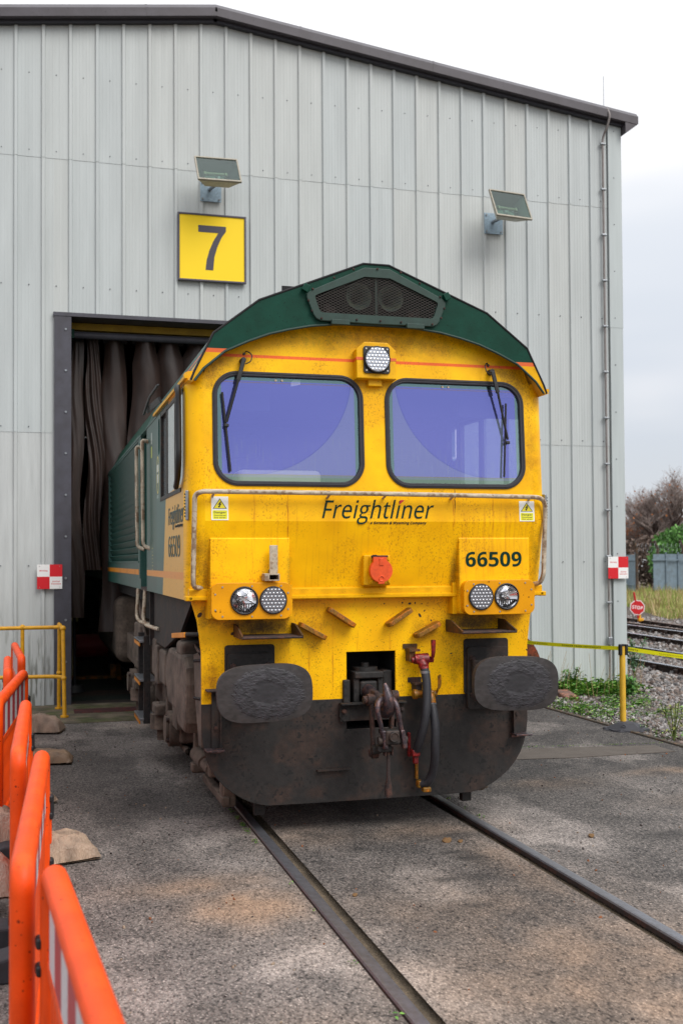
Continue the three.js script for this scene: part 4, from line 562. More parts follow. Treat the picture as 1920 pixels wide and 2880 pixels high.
  // brake rigging and guard irons low down
  put(loco, 'brake_cylinder', [cyl(0.11, 0.11, 0.13, 'y', e * 1.16, 0.42, -3.2, 24), rbox(0.2, 0.1, 0.3, 0.02, e * 1.14, 0.53, -3.2), new THREE.TorusGeometry(0.1, 0.025, 8, 20, 2.2).rotateY(Math.PI / 2).translate(e * 1.2, 0.47, -3.2), cyl(0.05, 0.05, 0.12, 'y', e * 1.16, 0.31, -3.2, 12)], MAT.bogie);
  put(loco, 'brake_cylinder', [cyl(0.11, 0.11, 0.13, 'y', e * 1.16, 0.42, -5.3, 24), rbox(0.2, 0.1, 0.3, 0.02, e * 1.14, 0.53, -5.3), cyl(0.05, 0.05, 0.12, 'y', e * 1.16, 0.31, -5.3, 12)], MAT.bogie);
  put(loco, 'damper', [cyl(0.06, 0.06, 0.45, 'z', e * 1.02, 0.32, -1.75, 16), cyl(0.045, 0.045, 0.3, 'z', e * 1.02, 0.32, -1.4, 16), rbox(0.06, 0.2, 0.08, 0.015, e * 1.02, 0.38, -1.2), rbox(0.05, 0.2, 0.08, 0.015, e * 1.02, 0.4, -2.0)], MAT.bogie);
  put(loco, 'guard_iron', [rbox(0.06, 0.06, 0.9, 0.012, e * 0.98, 0.17, -1.3), rbox(0.1, 0.24, 0.14, 0.02, e * 0.95, 0.24, -0.95), rbox(0.12, 0.08, 0.12, 0.02, e * 1.0, 0.2, -2.05), rbox(0.16, 0.4, 0.3, 0.05, e * 0.96, 0.5, -1.15), rbox(0.2, 0.1, 0.28, 0.04, e * 1.0, 0.68, -1.0)], MAT.bogie);
  put(loco, 'tie_rod', [pipe([[e * 1.06, 0.3, -2.2], [e * 1.06, 0.3, -4.8]], 0.03, 0.02, 8), rbox(0.07, 0.5, 0.1, 0.015, e * 1.12, 0.7, -2.95), rbox(0.05, 0.4, 0.3, 0.01, e * 1.15, 0.7, -2.2), rbox(0.08, 0.34, 0.2, 0.015, e * 1.2, 0.95, -3.0)], MAT.bogie);
  put(loco, 'fuel_tank', [rbox(0.5, 0.9, 4.2, 0.15, e * 0.98, 0.95, -10.2)], MAT.bogie);
  put(loco, 'pipe_bracket', [pipe([[e * 1.2, 1.55, -5.3], [e * 1.18, 1.3, -4.95], [e * 1.15, 1.0, -4.7]], 0.02, 0.08, 8), pipe([[e * 1.15, 1.15, -3.9], [e * 1.25, 1.05, -4.0], [e * 1.2, 0.95, -4.3], [e * 1.1, 1.1, -4.5]], 0.03, 0.08, 8), pipe([[e * 1.1, 1.58, -6.0], [e * 1.12, 1.2, -5.4]], 0.018, 0.04, 6)], MAT.bogie);
}
for (const z of [-2.45, -4.35, -6.25]) put(loco, 'axle', cyl(0.09, 0.09, 1.6, 'x', 0, 0.53, z, 20), MAT.steel);
// ================================================================== ground
const FZ = -8.1;   // plane of the shed's front wall
{
  // asphalt with grit, sandy and oily patches; one unique sheet over the yard
  const W = 2048, H = 2048, X0 = -4.2, X1 = 4.2, Z0 = -8.4, Z1 = 6.6, d = new Uint8Array(W * H * 4), r = rng(1234);
  const blobs = (list) => (x, z) => { let a = 0; for (const [bx, bz, rx, rz, k] of list) { const e = ((x - bx) / rx) ** 2 + ((z - bz) / rz) ** 2; if (e < 4) a = Math.max(a, k * Math.exp(-e)); } return a; };
  const sand = blobs([[-1.15, 0.9, 0.35, 0.35, 0.95], [-1.35, 0.45, 0.45, 0.2, 0.7], [0.3, 2.4, 0.9, 0.9, 0.75], [-0.5, 3.2, 0.5, 0.8, 0.6], [0.35, -0.4, 0.5, 0.25, 0.5], [-0.45, -0.5, 0.35, 0.3, 0.4], [-1.05, 2.9, 0.5, 0.5, 0.55], [0.55, 0.6, 0.2, 0.9, 0.5], [0.0, 1.4, 0.9, 0.6, 0.42], [1.9, -1.6, 0.4, 0.2, 0.5], [3.2, -1.8, 0.5, 0.15, 0.6], [0.5, 4, 0.9, 1, 0.6], [-0.6, -6.0, 0.9, 0.3, 0.3], [2.9, -0.7, 0.5, 0.2, 0.35]]);
  const oils = blobs([[0.38, 0.35, 0.1, 0.07, 0.75], [0.32, 0.2, 0.12, 0.04, 0.6], [0.1, -0.75, 0.7, 0.16, 0.5], [0.25, 0.75, 0.12, 0.06, 0.5], [0.05, 0.75, 0.1, 0.05, 0.6], [0.5, -0.2, 0.2, 0.1, 0.5], [-0.25, -0.05, 0.1, 0.05, 0.5], [1.9, 0.2, 0.25, 0.12, 0.5], [1.7, -2.9, 0.6, 0.4, 0.3], [-1.4, -1.8, 0.4, 0.6, 0.35], [-1.6, -4.0, 0.5, 1.2, 0.35], [0, 1.25, 0.15, 0.05, 0.5], [2.6, 0.8, 0.7, 0.3, 0.3], [0.2, -1.4, 0.8, 0.6, 0.5]]);
  for (let j = 0; j < H; j++) for (let i = 0; i < W; i++) {
    const x = lerp(X0, X1, i / W), z = lerp(Z0, Z1, j / H);
    const big = fbm(x * 0.7 + 40, z * 0.5 + 40, 4096, 4, 60), mid = fbm(x * 5 + 90, z * 4 + 90, 4096, 3, 61), grit = LAT[(i * 7 + j * 2053 + ((i * j) & 1023)) & 65535], g2 = vnoise(i / 2.3, j / 1.9, 4096, 62), pale = sstep(0.5, 0.68, fbm(x * 1.6 + 10, z * 1.1 + 70, 4096, 4, 63));
    const sd = clamp(sand(x, z) * (0.35 + 1.3 * mid)), ol = clamp(oils(x, z) * (0.2 + 1.5 * mid));
    let v = 0.62 + 0.42 * (big - 0.5) + 0.26 * (mid - 0.5) + 0.2 * pale + (g2 - 0.5) * 0.36 + (grit - 0.5) * 0.24; if (grit > 0.975) v += 0.38; if (grit < 0.02) v -= 0.3; if (g2 < 0.16) v -= 0.2;
    // the far end of the yard and the strip in front of the shed are older, darker asphalt
    const old = sstep(-0.6, -2.2, z + (fbm(x * 1.5 + 5, 7, 4096, 3, 64) - 0.5) * 0.8) * (0.03 + 0.17 * sstep(0.2, 1.4, x)) + 0.07 * sstep(0.8, 1.3, x) + (Math.abs(x) < 0.7 ? 0.12 * (1 - sstep(0.6, 1.9, z)) : 0); v = clamp(v - old, 0.12, 1.35);
    let R = 160 * v, G = 150 * v, B = 143 * v; R = lerp(R, 182 * (0.55 + 0.5 * v), sd * 0.6); G = lerp(G, 142 * (0.55 + 0.5 * v), sd * 0.6); B = lerp(B, 108 * (0.55 + 0.5 * v), sd * 0.6);
    const k = 1 - ol * 0.62, o = (j * W + i) * 4; d[o] = clamp(R * k, 0, 255); d[o + 1] = clamp(G * k, 0, 255); d[o + 2] = clamp(B * k, 0, 255); d[o + 3] = 255;
  }
  const tex = dset(d, W, H, true); MAT.asphalt = std({ map: tex, roughness: 0.9 });
  const bt = dtex(1024, 1024, (i, j) => { const v = 255 * clamp(0.25 + 0.5 * vnoise(i * 205 / 1024, j * 205 / 1024, 205, 71) + 0.4 * vnoise(i * 394 / 1024, j * 394 / 1024, 394, 72) - 0.1); return [v, v, v]; }, false, 1);
  bt.repeat.set((X1 - X0) / 2, (Z1 - Z0) / 2); MAT.asphalt.bumpMap = bt; MAT.asphalt.bumpScale = 0.008;
  const sheet = (x0, x1, z0, z1, y) => { const g = new THREE.PlaneGeometry(x1 - x0, z1 - z0, Math.max(1, Math.round((x1 - x0) * 2)), Math.max(1, Math.round((z1 - z0) * 2))).rotateX(-Math.PI / 2).translate((x0 + x1) / 2, y, (z0 + z1) / 2), p = g.attributes.position, uv = g.attributes.uv; for (let i = 0; i < p.count; i++) uv.setXY(i, (p.getX(i) - X0) / (X1 - X0), (p.getZ(i) - Z0) / (Z1 - Z0)); return g; };
  struct('yard_pavement', [sheet(-12, -0.815, -8.05, 14, -0.02), sheet(-0.672, 0.672, -8.05, 14, -0.016), sheet(0.812, 3.93, -8.05, 14, -0.02)], MAT.asphalt, true);
  // earth under everything, out to the horizon
  const soil = dtex(512, 512, (i, j) => { const n = fbm(i * 12 / 512, j * 12 / 512, 12, 5, 80), g = LAT[(i * 13 + j * 771) & 65535], v = 0.6 + 0.5 * n + (g - 0.5) * 0.4; return [108 * v, 94 * v, 76 * v]; });
  const gm = std({ map: again(soil, 0.5), roughness: 1, bumpMap: bmp(2), bumpScale: 0.02 }); struct('ground', [at(new THREE.PlaneGeometry(800, 800), 0, -0.2, -100, -Math.PI / 2), span(-0.82, 0.82, -0.19, -0.05, -8.05, 14)], gm);
  // stony strip beyond the kerb, sloping down a little towards the shed and the sidings
  const gv = dtex(1024, 1024, (i, j) => { const n = fbm(i * 12 / 1024, j * 12 / 1024, 12, 4, 82), s = vnoise(i * 205 / 1024, j * 205 / 1024, 205, 83), t = vnoise(i * 113 / 1024, j * 113 / 1024, 113, 84), v = 0.4 + 0.55 * s + 0.25 * (t - 0.5) + 0.25 * (n - 0.5); return [112 * v + 8, 104 * v + 4, 98 * v]; }, true, 0.5);
  const gs = new THREE.PlaneGeometry(60, 70, 60, 70).rotateX(-Math.PI / 2).translate(33.98, 0, -21), p = gs.attributes.position, rr = rng(6); for (let i = 0; i < p.count; i++) { const x = p.getX(i); p.setY(i, -0.03 - 0.09 * sstep(3.98, 5.5, x) + (rr() - 0.5) * 0.02); } gs.computeVertexNormals();
  struct('gravel_ground', gs, std({ map: gv, roughness: 1, bumpMap: bmp(5), bumpScale: 0.03 }));
  struct('kerb', [rbox(0.06, 0.14, 22, 0.012, 3.955, -0.072, 2.9)], std({ color: col('#8f8672'), map: oil(2), roughness: 0.95, bumpMap: bmp(5), bumpScale: 0.004 }));
  // concrete threshold, painted strip, chequer plate
  const con = dtex(512, 512, (i, j) => { const n = fbm(i / 64, j / 64, 8, 5, 86), m = sstep(0.5, 0.7, fbm(i * 6 / 512, j * 6 / 512, 6, 4, 87)), g = LAT[(i * 17 + j * 913) & 65535], v = 0.66 + 0.5 * (n - 0.4) + (g - 0.5) * 0.24; return [136 * v - 20 * m, 122 * v - 8 * m, 100 * v - 26 * m]; }, true, 0.8);
  MAT.concrete = std({ map: con, roughness: 0.95, bumpMap: bmp(6), bumpScale: 0.004 });
  struct('threshold_slab', [span(-9, -0.815, -0.2, -0.013, FZ + 0.02, -6.35), span(-0.672, 0.672, -0.2, -0.011, FZ + 0.02, -6.4), span(0.812, 3.0, -0.2, -0.013, FZ + 0.02, -6.4)], MAT.concrete);
  const redM = std({ color: col('#7a3a38'), map: oil(1.2), roughness: 0.9 }); struct('painted_strip_marking', [span(-1.8, -0.82, -0.012, -0.008, -7.55, -7.16), span(-0.66, 0.66, -0.0105, -0.006, -7.55, -7.16), span(0.82, 1.8, -0.012, -0.008, -7.55, -7.16)], redM);
  const chq = dtex(256, 256, (i, j) => { const a = (i >> 4) + (j >> 4), u = (i & 15) - 7.5, v = (j & 15) - 7.5, q = a & 1 ? Math.abs(u + v) < 3 && Math.abs(u - v) < 12 : Math.abs(u - v) < 3 && Math.abs(u + v) < 12, h = q ? 230 : 70; return [h, h, h]; }, false, 2);
  const dustp = std({ color: col('#5a524b'), map: dust(0.8), roughness: 0.85, bumpMap: chq, bumpScale: 0.003 }); const pl = put(scene, 'trench_cover', [ext([[1.35, 3.22], [2.4, 3.18], [3.72, 2.98], [3.72, 2.6], [2.6, 2.6], [1.35, 2.8]].map(([x, z]) => [x, z]), -0.004, 0).rotateX(-Math.PI / 2).translate(0, -0.0145, 0)], dustp); pl.userData = { label: 'dusty chequered metal trench cover set in the asphalt beside the locomotive', category: 'trench cover' };
}
// running rails of the track that the locomotive stands on
const railProfile = [[-0.06, -0.16], [0.06, -0.16], [0.06, -0.145], [0.012, -0.13], [0.012, -0.045], [0.036, -0.034], [0.036, -0.01], [0.03, -0.002], [0.018, 0.0], [-0.018, 0.0], [-0.03, -0.002], [-0.036, -0.01], [-0.036, -0.034], [-0.012, -0.045], [-0.012, -0.13], [-0.06, -0.145]];
MAT.railTop = std({ color: col('#77787f'), map: dust(3), roughness: 0.36, metalness: 0.55, bumpMap: bmp(4), bumpScale: 0.001 }); MAT.railSide = std({ color: col('#5e4a41'), map: oil(2), roughness: 0.85 });
for (const [e, lab] of [[-1, 'embedded steel running rail ending at the bottom edge of the photograph'], [1, 'embedded steel running rail running out past the right edge of the photograph']]) {
  const t = thing('running_rail', lab, 'rail'); put(t, 'rail_body', [ext(railProfile, -26, 13.8).translate(e * 0.776, -0.001, 0)], MAT.railSide);
  put(t, 'running_surface', [ext([[-0.0355, -0.009], [0.0355, -0.009], [0.0355, -0.0085], [0.03, -0.0005], [0.018, 0.0012], [-0.018, 0.0012], [-0.03, -0.0005], [-0.0355, -0.0085]], -26, 13.8).translate(e * 0.776, 0, 0)], MAT.railTop);
}
// ================================================================== the shed
const shed = thing('engine_shed', 'pale grey profiled-metal engine shed with dark roof edge and tall doorway', 'building');
const APX = 0.122, slopeK = 0.131, roofY = (x) => 9.38 - slopeK * Math.abs(x - APX);
{
  const cladTex = dtex(1024, 1024, (i, j) => { const n = fbm(i / 32, j / 256, 32, 4, 90, 4), s = fbm(i / 8, j / 512, 128, 3, 91, 2), f = LAT[(i * 5 + j * 1277) & 65535], v = 0.94 + 0.08 * (n - 0.5) + 0.035 * (s - 0.5) + (f - 0.5) * 0.015; return [255 * v - 2, 255 * v, 255 * v].map((q) => clamp(q, 0, 255)); }, true, 0.25);
  const clad = [0, 1, 2].map((k) => { const t = again(cladTex, 0.25); t.offset.set(k * 0.37, k * 0.21); return std({ color: col(['#c3c6c5', '#c1c5c5', '#c5c7c5'][k]), map: t, roughness: 0.5, metalness: 0.0 }); });
  // weathered sheets near the ground, streaked with algae
  const wTex = dtex(512, 1024, (i, j) => { const n = fbm(i * 25 / 512, j / 128, 25, 4, 92, 8), m = sstep(0.46, 0.7, fbm(i * 36 / 512, j / 64, 36, 4, 93, 16)), h = j / 1024, low = (1 - sstep(0.0, 0.42, h + (n - 0.5) * 0.3)) * m; const v = 0.95 + 0.1 * (n - 0.5) - 0.36 * low; return [255 * v, 255 * v, 255 * v - 8 * low].map((q) => clamp(q, 0, 255)); });
  wTex.wrapT = THREE.ClampToEdgeWrapping; wTex.repeat.set(0.9, 0.27); wTex.offset.set(0, 0.06);
  const weathered = std({ color: col('#c2c5c4'), map: wTex, roughness: 0.55 });
  const P = 0.35, prof = [[0, 0], [0.01, 0.03], [0.046, 0.03], [0.056, 0], [0.1, 0], [0.103, 0.0014], [0.112, 0.0014], [0.115, 0], [0.145, 0], [0.148, 0.0014], [0.157, 0.0014], [0.16, 0], [0.19, 0], [0.193, 0.0014], [0.202, 0.0014], [0.205, 0], [0.235, 0], [0.238, 0.0014], [0.247, 0.0014], [0.25, 0], [0.28, 0], [0.283, 0.0014], [0.292, 0.0014], [0.295, 0], [0.35, 0]];
  const zAt = (u) => { for (let i = 1; i < prof.length; i++) if (u <= prof[i][0] + 1e-9) { const [a, b] = [prof[i - 1], prof[i]]; return lerp(a[1], b[1], (u - a[0]) / (b[0] - a[0] || 1)); } return 0; };
  const sheet = (x0, ua, ub, y0, top, z) => {   // one profiled sheet from u = ua..ub
    const us = [ua, ...prof.map((p) => p[0]).filter((u) => u > ua + 1e-4 && u < ub - 1e-4), ub], pos = [], idx = [];
    us.forEach((u) => { const zz = zAt(u), x = x0 + u; pos.push(x, y0, z + zz - 0.012, x, y0, z + zz, x, typeof top === 'function' ? top(x) : top, z + zz); });
    for (let i = 0; i < us.length - 1; i++) for (let k = 0; k < 2; k++) { const a = i * 3 + k; idx.push(a, a + 3, a + 1, a + 1, a + 3, a + 4); }
    const g = new THREE.BufferGeometry(); g.setAttribute('position', new THREE.Float32BufferAttribute(pos, 3)); g.setIndex(idx); return toCreasedNormals(g, 0.2);
  };
  const screwM = std({ color: col('#55585c'), roughness: 0.5 }), sg = cyl(0.009, 0.007, 0.012, 'z', 0, 0, 0, 6);
  const rand = rng(17); let n = 0;
  for (let k = -11; k <= 24; k++) {
    const x0 = -2.546 + P * k, full = k === 24 ? 0.3 : P, m = () => clad[Math.floor(rand() * 3)];
    const top = (x) => roofY(x) - 0.02;
    put(shed, 'cladding_sheet', sheet(x0, 0, full, 7.236, top, FZ + 0.005), m());
    const parts = []; // below the upper joint: cut round the doorway
    if (x0 + full <= -2.028 || x0 >= 2.028) parts.push([0, full, false]); else if (x0 < -2.028) parts.push([0, -2.028 - x0, false], [-2.028 - x0, full, true]); else if (x0 + full > 2.028) parts.push([0, 2.028 - x0, true], [2.028 - x0, full, false]); else parts.push([0, full, true]);
    for (const [a, b, over] of parts) { if (over) put(shed, 'cladding_sheet', sheet(x0, a, b, 5.17, 7.25, FZ + 0.001), m()); else { put(shed, 'cladding_sheet', sheet(x0, a, b, 3.573, 7.25, FZ + 0.001), m()); put(shed, 'cladding_sheet', sheet(x0, a, b, -0.25, 3.59, FZ - 0.003), x0 < 0 ? weathered : m()); } }
    for (const y of [8.36, 7.33, 5.53, 3.65, 1.82, 0.12]) { const x = x0 + P / 2 + 0.02; if (Math.abs(x) < 2.05 && y < 5.2) continue; if (y > roofY(x) - 0.3 || n > 290 || x < -3) continue; const s = put(shed, 'screw', sg, screwM, true); s.position.set(x, y, FZ + 0.006); n++; }
  }
  const flash = std({ color: col('#c0c6c6'), map: again(cladTex, 0.3), roughness: 0.5 });
  put(shed, 'corner_flashing', [span(6.174, 6.388, -0.25, 5.4, FZ - 0.02, FZ + 0.034), span(6.17, 6.392, 5.392, roofY(6.28), FZ - 0.02, FZ + 0.037), span(6.35, 6.388, -0.25, roofY(6.37), FZ - 0.4, FZ - 0.02)], flash);
  for (let i = 0; i < 12; i++) { const s = put(shed, 'screw', sg, screwM, true); s.position.set(6.24 + 0.002 * i, 0.5 + i * 0.72, FZ + 0.038); }
  // solid walls behind the sheets, side and back walls, roof
  const inner = std({ color: col('#8d8f8c'), roughness: 0.9 });
  const wz0 = FZ - 0.22, wz1 = FZ - 0.016, gable = (x0, x1, y0) => ext([[x0, y0], [x1, y0], [x1, roofY(x1) - 0.05], ...(x0 < APX && x1 > APX ? [[APX, roofY(APX) - 0.05]] : []), [x0, roofY(x0) - 0.05]], wz0, wz1);
  put(shed, 'gable_wall', [gable(-6.36, -2.0, -0.3), gable(2.0, 6.36, -0.3), gable(-2.0, 2.0, 5.2)], inner);
  put(shed, 'side_wall', [span(6.14, 6.36, -0.3, roofY(6.36), -60, wz0)], flash); put(shed, 'side_wall', [span(-6.36, -6.14, -0.3, roofY(-6.36), -60, wz0)], flash);
  put(shed, 'back_wall', [gable(-6.36, 6.36, -0.3).translate(0, 0, -51.7)], inner);
  const roofM = std({ color: col('#4b4a52'), roughness: 0.6 }), slab = (a, b) => ext([[a, roofY(a)], [b, roofY(b)], [b, roofY(b) + 0.12], [a, roofY(a) + 0.12]], -60.2, FZ + 0.02);
  // two rows of translucent rooflights let a little daylight into the shed
  const light = phys({ color: lin(0.7, 0.72, 0.66), roughness: 1, transmission: 0.5, thickness: 0 }), cut = (g, z0, z1) => { g = g.clone(); const p = g.attributes.position; for (let i = 0; i < p.count; i++) p.setZ(i, p.getZ(i) < -30 ? z0 : z1); return g; };
  for (const [a, b] of [[APX, 6.42], [-6.2, APX]]) { const s = slab(a, b), zs = [FZ + 0.02, -11, -15.5, -20, -60.2]; for (let i = 0; i < zs.length - 1; i++) { put(shed, 'roof_slab', cut(s, zs[i + 1] + (i < zs.length - 2 ? 1.1 : 0), zs[i]), roofM); if (i < zs.length - 2) put(shed, 'rooflight', cut(s, zs[i + 1], zs[i + 1] + 1.1).translate(0, 0.004, 0), light); } }
  // dark verge trim along the gable, one piece for each pitch, with lapped joints
  const vergeM = std({ color: col('#4f4a50'), map: dust(0.5), roughness: 0.42, metalness: 0.1 });
  const vp = [[0, -0.02], [0.16, -0.02], [0.172, -0.01], [0.172, 0.105], [0.115, 0.172], [0, 0.176]];   // [z, y]
  const verge = (len, sx) => { const g = extX(vp, -0.023, len); g.rotateZ(-Math.atan(slopeK)); if (sx < 0) g.applyMatrix4(M4().makeScale(-1, 1, 1)); return flipFix(g.translate(APX, roofY(APX) - 0.01, FZ)); };
    put(shed, 'verge_trim', verge(6.53, 1), vergeM); put(shed, 'verge_trim', verge(6.5, -1), vergeM);
  const lap = (x) => { const sx = Math.sign(x - APX), d = Math.abs(x - APX), g = extX(vp.map(([z, y]) => [z * 1.02, y * 1.02 + (y < 0 ? -0.001 : 0)]), d, d + 0.03); g.rotateZ(-Math.atan(slopeK)); if (sx < 0) g.applyMatrix4(M4().makeScale(-1, 1, 1)); return flipFix(g.translate(APX, roofY(APX) - 0.01, FZ)); };
  put(shed, 'verge_lap', [lap(-0.8)], vergeM); put(shed, 'verge_lap', [lap(1.3)], vergeM); put(shed, 'verge_lap', [lap(3.3)], vergeM); 
  put(shed, 'drip_flashing', [box(6.4, 0.045, 0.09, APX + 3.15, roofY(APX + 3.17) - 0.045, FZ + 0.045, 0, 0, -Math.atan(slopeK)), box(6.4, 0.045, 0.09, APX - 3.15, roofY(APX - 3.17) - 0.045, FZ + 0.045, 0, 0, Math.atan(slopeK))], std({ color: col('#2e2d35'), roughness: 0.5 }));
  put(shed, 'eaves_gutter', [ext([[6.4, 8.36], [6.62, 8.52], [6.62, 8.64], [6.4, 8.64]], -60, FZ + 0.165)], vergeM);
  // doorway surround
  const steelM = std({ color: col('#4a4953'), map: dust(0.7), roughness: 0.55 });
  const fr = put(shed, 'door_frame', [span(-2.028, -1.809, -0.02, 5.165, FZ - 0.3, FZ + 0.05)], steelM); put(shed, 'door_frame', [span(1.809, 2.028, -0.02, 5.165, FZ - 0.3, FZ + 0.05)], steelM);
  put(shed, 'door_head', [span(-2.04, 2.04, 5.125, 5.175, FZ - 0.3, FZ + 0.056)], steelM);
  for (let i = 0; i < 9; i++) put(fr, 'bolt', cyl(0.016, 0.014, 0.014, 'z', -1.88, 0.55 + i * 0.55, FZ + 0.056, 8), MAT.zinc);
  put(shed, 'lintel', [span(-1.81, 1.81, 5.03, 5.124, FZ - 0.6, FZ - 0.34)], std({ color: col('#a8851a'), map: dust(1), roughness: 0.7 }));
  put(shed, 'roller', [cyl(0.05, 0.05, 3.5, 'x', -0.02, 4.95, FZ - 0.3, 16)], steelM);
  put(shed, 'roller_bracket', [span(-1.8, -1.76, 4.9, 5.02, FZ - 0.4, FZ - 0.25)], MAT.green);
  put(shed, 'lightning_rod', [cyl(0.006, 0.004, 0.55, 'y', 6.07, 8.95, FZ + 0.1, 6)], MAT.zinc);
  put(shed, 'earth_strap', [pipe([[6.1, 8.72, FZ + 0.14], [6.12, 8.6, FZ + 0.2], [6.1, 8.45, FZ + 0.16], [6.07, 8.3, FZ + 0.05], [6.075, 4.5, FZ + 0.045], [6.09, -0.1, FZ + 0.045]], 0.017, 0.08, 8)], std({ color: col('#8d8685'), map: dust(1), roughness: 0.6 }));
  const strap = shed.children[shed.children.length - 1]; for (let i = 0; i < 12; i++) put(strap, 'clip', [rbox(0.085, 0.03, 0.05, 0.008, 6.075 + (8.2 - i * 0.7 < 4.5 ? (4.5 - 8.2 + i * 0.7) * 0.003 : 0), 8.2 - i * 0.7, FZ + 0.05)], MAT.zinc);
  put(strap, 'test_clamp', [rbox(0.07, 0.12, 0.05, 0.01, 6.088, 0.62, FZ + 0.055)], MAT.zinc);
}
// shed interior
struct('shed_floor', [span(-6.14, -0.815, -0.2, -0.014, -60, FZ + 0.018), span(-0.672, 0.672, -0.2, -0.014, -60, FZ + 0.018), span(0.812, 6.14, -0.2, -0.014, -60, FZ + 0.018)], std({ color: col('#5a4c42'), map: oil(0.6), roughness: 0.85 }));
struct('floor_markings', [span(-6, -0.83, -0.013, -0.009, -11.1, -9.6), span(-6, -0.83, -0.013, -0.008, -8.9, -8.4)], std({ color: col('#20382a'), map: oil(0.6), roughness: 0.8 }));
{
  const m = std({ color: col('#c08a12'), map: oil(1), roughness: 0.7 });
  const k = put(scene, 'wheel_stop', [span(-6, -0.85, -0.009, 0.03, -11.35, -11.15), rbox(0.09, 0.22, 0.12, 0.01, -1.07, 0.12, -11.0), extX([[-11.15, 0], [-10.8, 0], [-11.1, 0.24]], -1.02, -0.95)], m); k.userData = { label: 'yellow floor-mounted stop bar inside the dark shed doorway', category: 'stop block' };
  const rd = thing('red_roller', 'dark red cylindrical roll lying across the shed floor behind the doorway', 'roll'); put(rd, 'drum', [cyl(0.2, 0.2, 0.85, 'x', -1.45, 0.42, -12.6, 28), cyl(0.08, 0.08, 1.0, 'x', -1.45, 0.42, -12.6, 12)], std({ color: col('#8a1c22'), roughness: 0.5 })); put(rd, 'cradle', [span(-1.95, -1.85, 0, 0.42, -12.8, -12.4), span(-1.05, -0.95, 0, 0.42, -12.8, -12.4)], MAT.dark);
  const st = thing('access_staircase', 'yellow steel access stairs with handrails deep inside the dark shed', 'staircase'); for (let i = 0; i < 9; i++) put(st, 'tread', [span(-2.3, -1.55, 0.2 + i * 0.2, 0.235 + i * 0.2, -13.6 - i * 0.24, -13.35 - i * 0.24)], m);
  for (const x of [-2.32, -1.53]) { put(st, 'stringer', [extX([[-13.3, 0], [-13.55, 0], [-15.6, 1.7], [-15.6, 2.0]], x - 0.02, x + 0.02)], m); put(st, 'handrail', [pipe([[x, 0.1, -13.4], [x, 1.1, -13.4], [x, 2.9, -15.6], [x, 2.9, -17]], 0.025, 0.1, 8)], m); }
  put(st, 'platform', [span(-2.6, -1.4, 1.9, 2.0, -19, -15.6), span(-1.6, -1.5, 0, 1.9, -16.2, -16.1), span(-2.5, -2.4, 0, 1.9, -16.2, -16.1), span(-1.46, -1.44, 2.0, 3.2, -19, -16)], m);
  const lp = put(scene, 'signal_stand', [cyl(0.02, 0.02, 1.5, 'y', -1.72, 0.75, -9.4, 10), rbox(0.12, 0.3, 0.08, 0.02, -1.72, 1.35, -9.4), cyl(0.16, 0.12, 0.1, 'y', -1.72, 0.05, -9.4, 16)], MAT.plasticBlack); lp.userData = { label: 'thin black stand just inside the doorway beside the door frame', category: 'stand' };
  put(scene, 'pale_plate', [rbox(0.18, 0.18, 0.02, 0.01, -1.68, 0.98, -11.5), cyl(0.015, 0.015, 0.96, 'y', -1.68, 0.48, -11.51, 8)], std({ color: col('#b5ab7a'), roughness: 0.7 })).userData = { label: 'pale square plate on a thin post inside the dark shed', category: 'sign' };
}
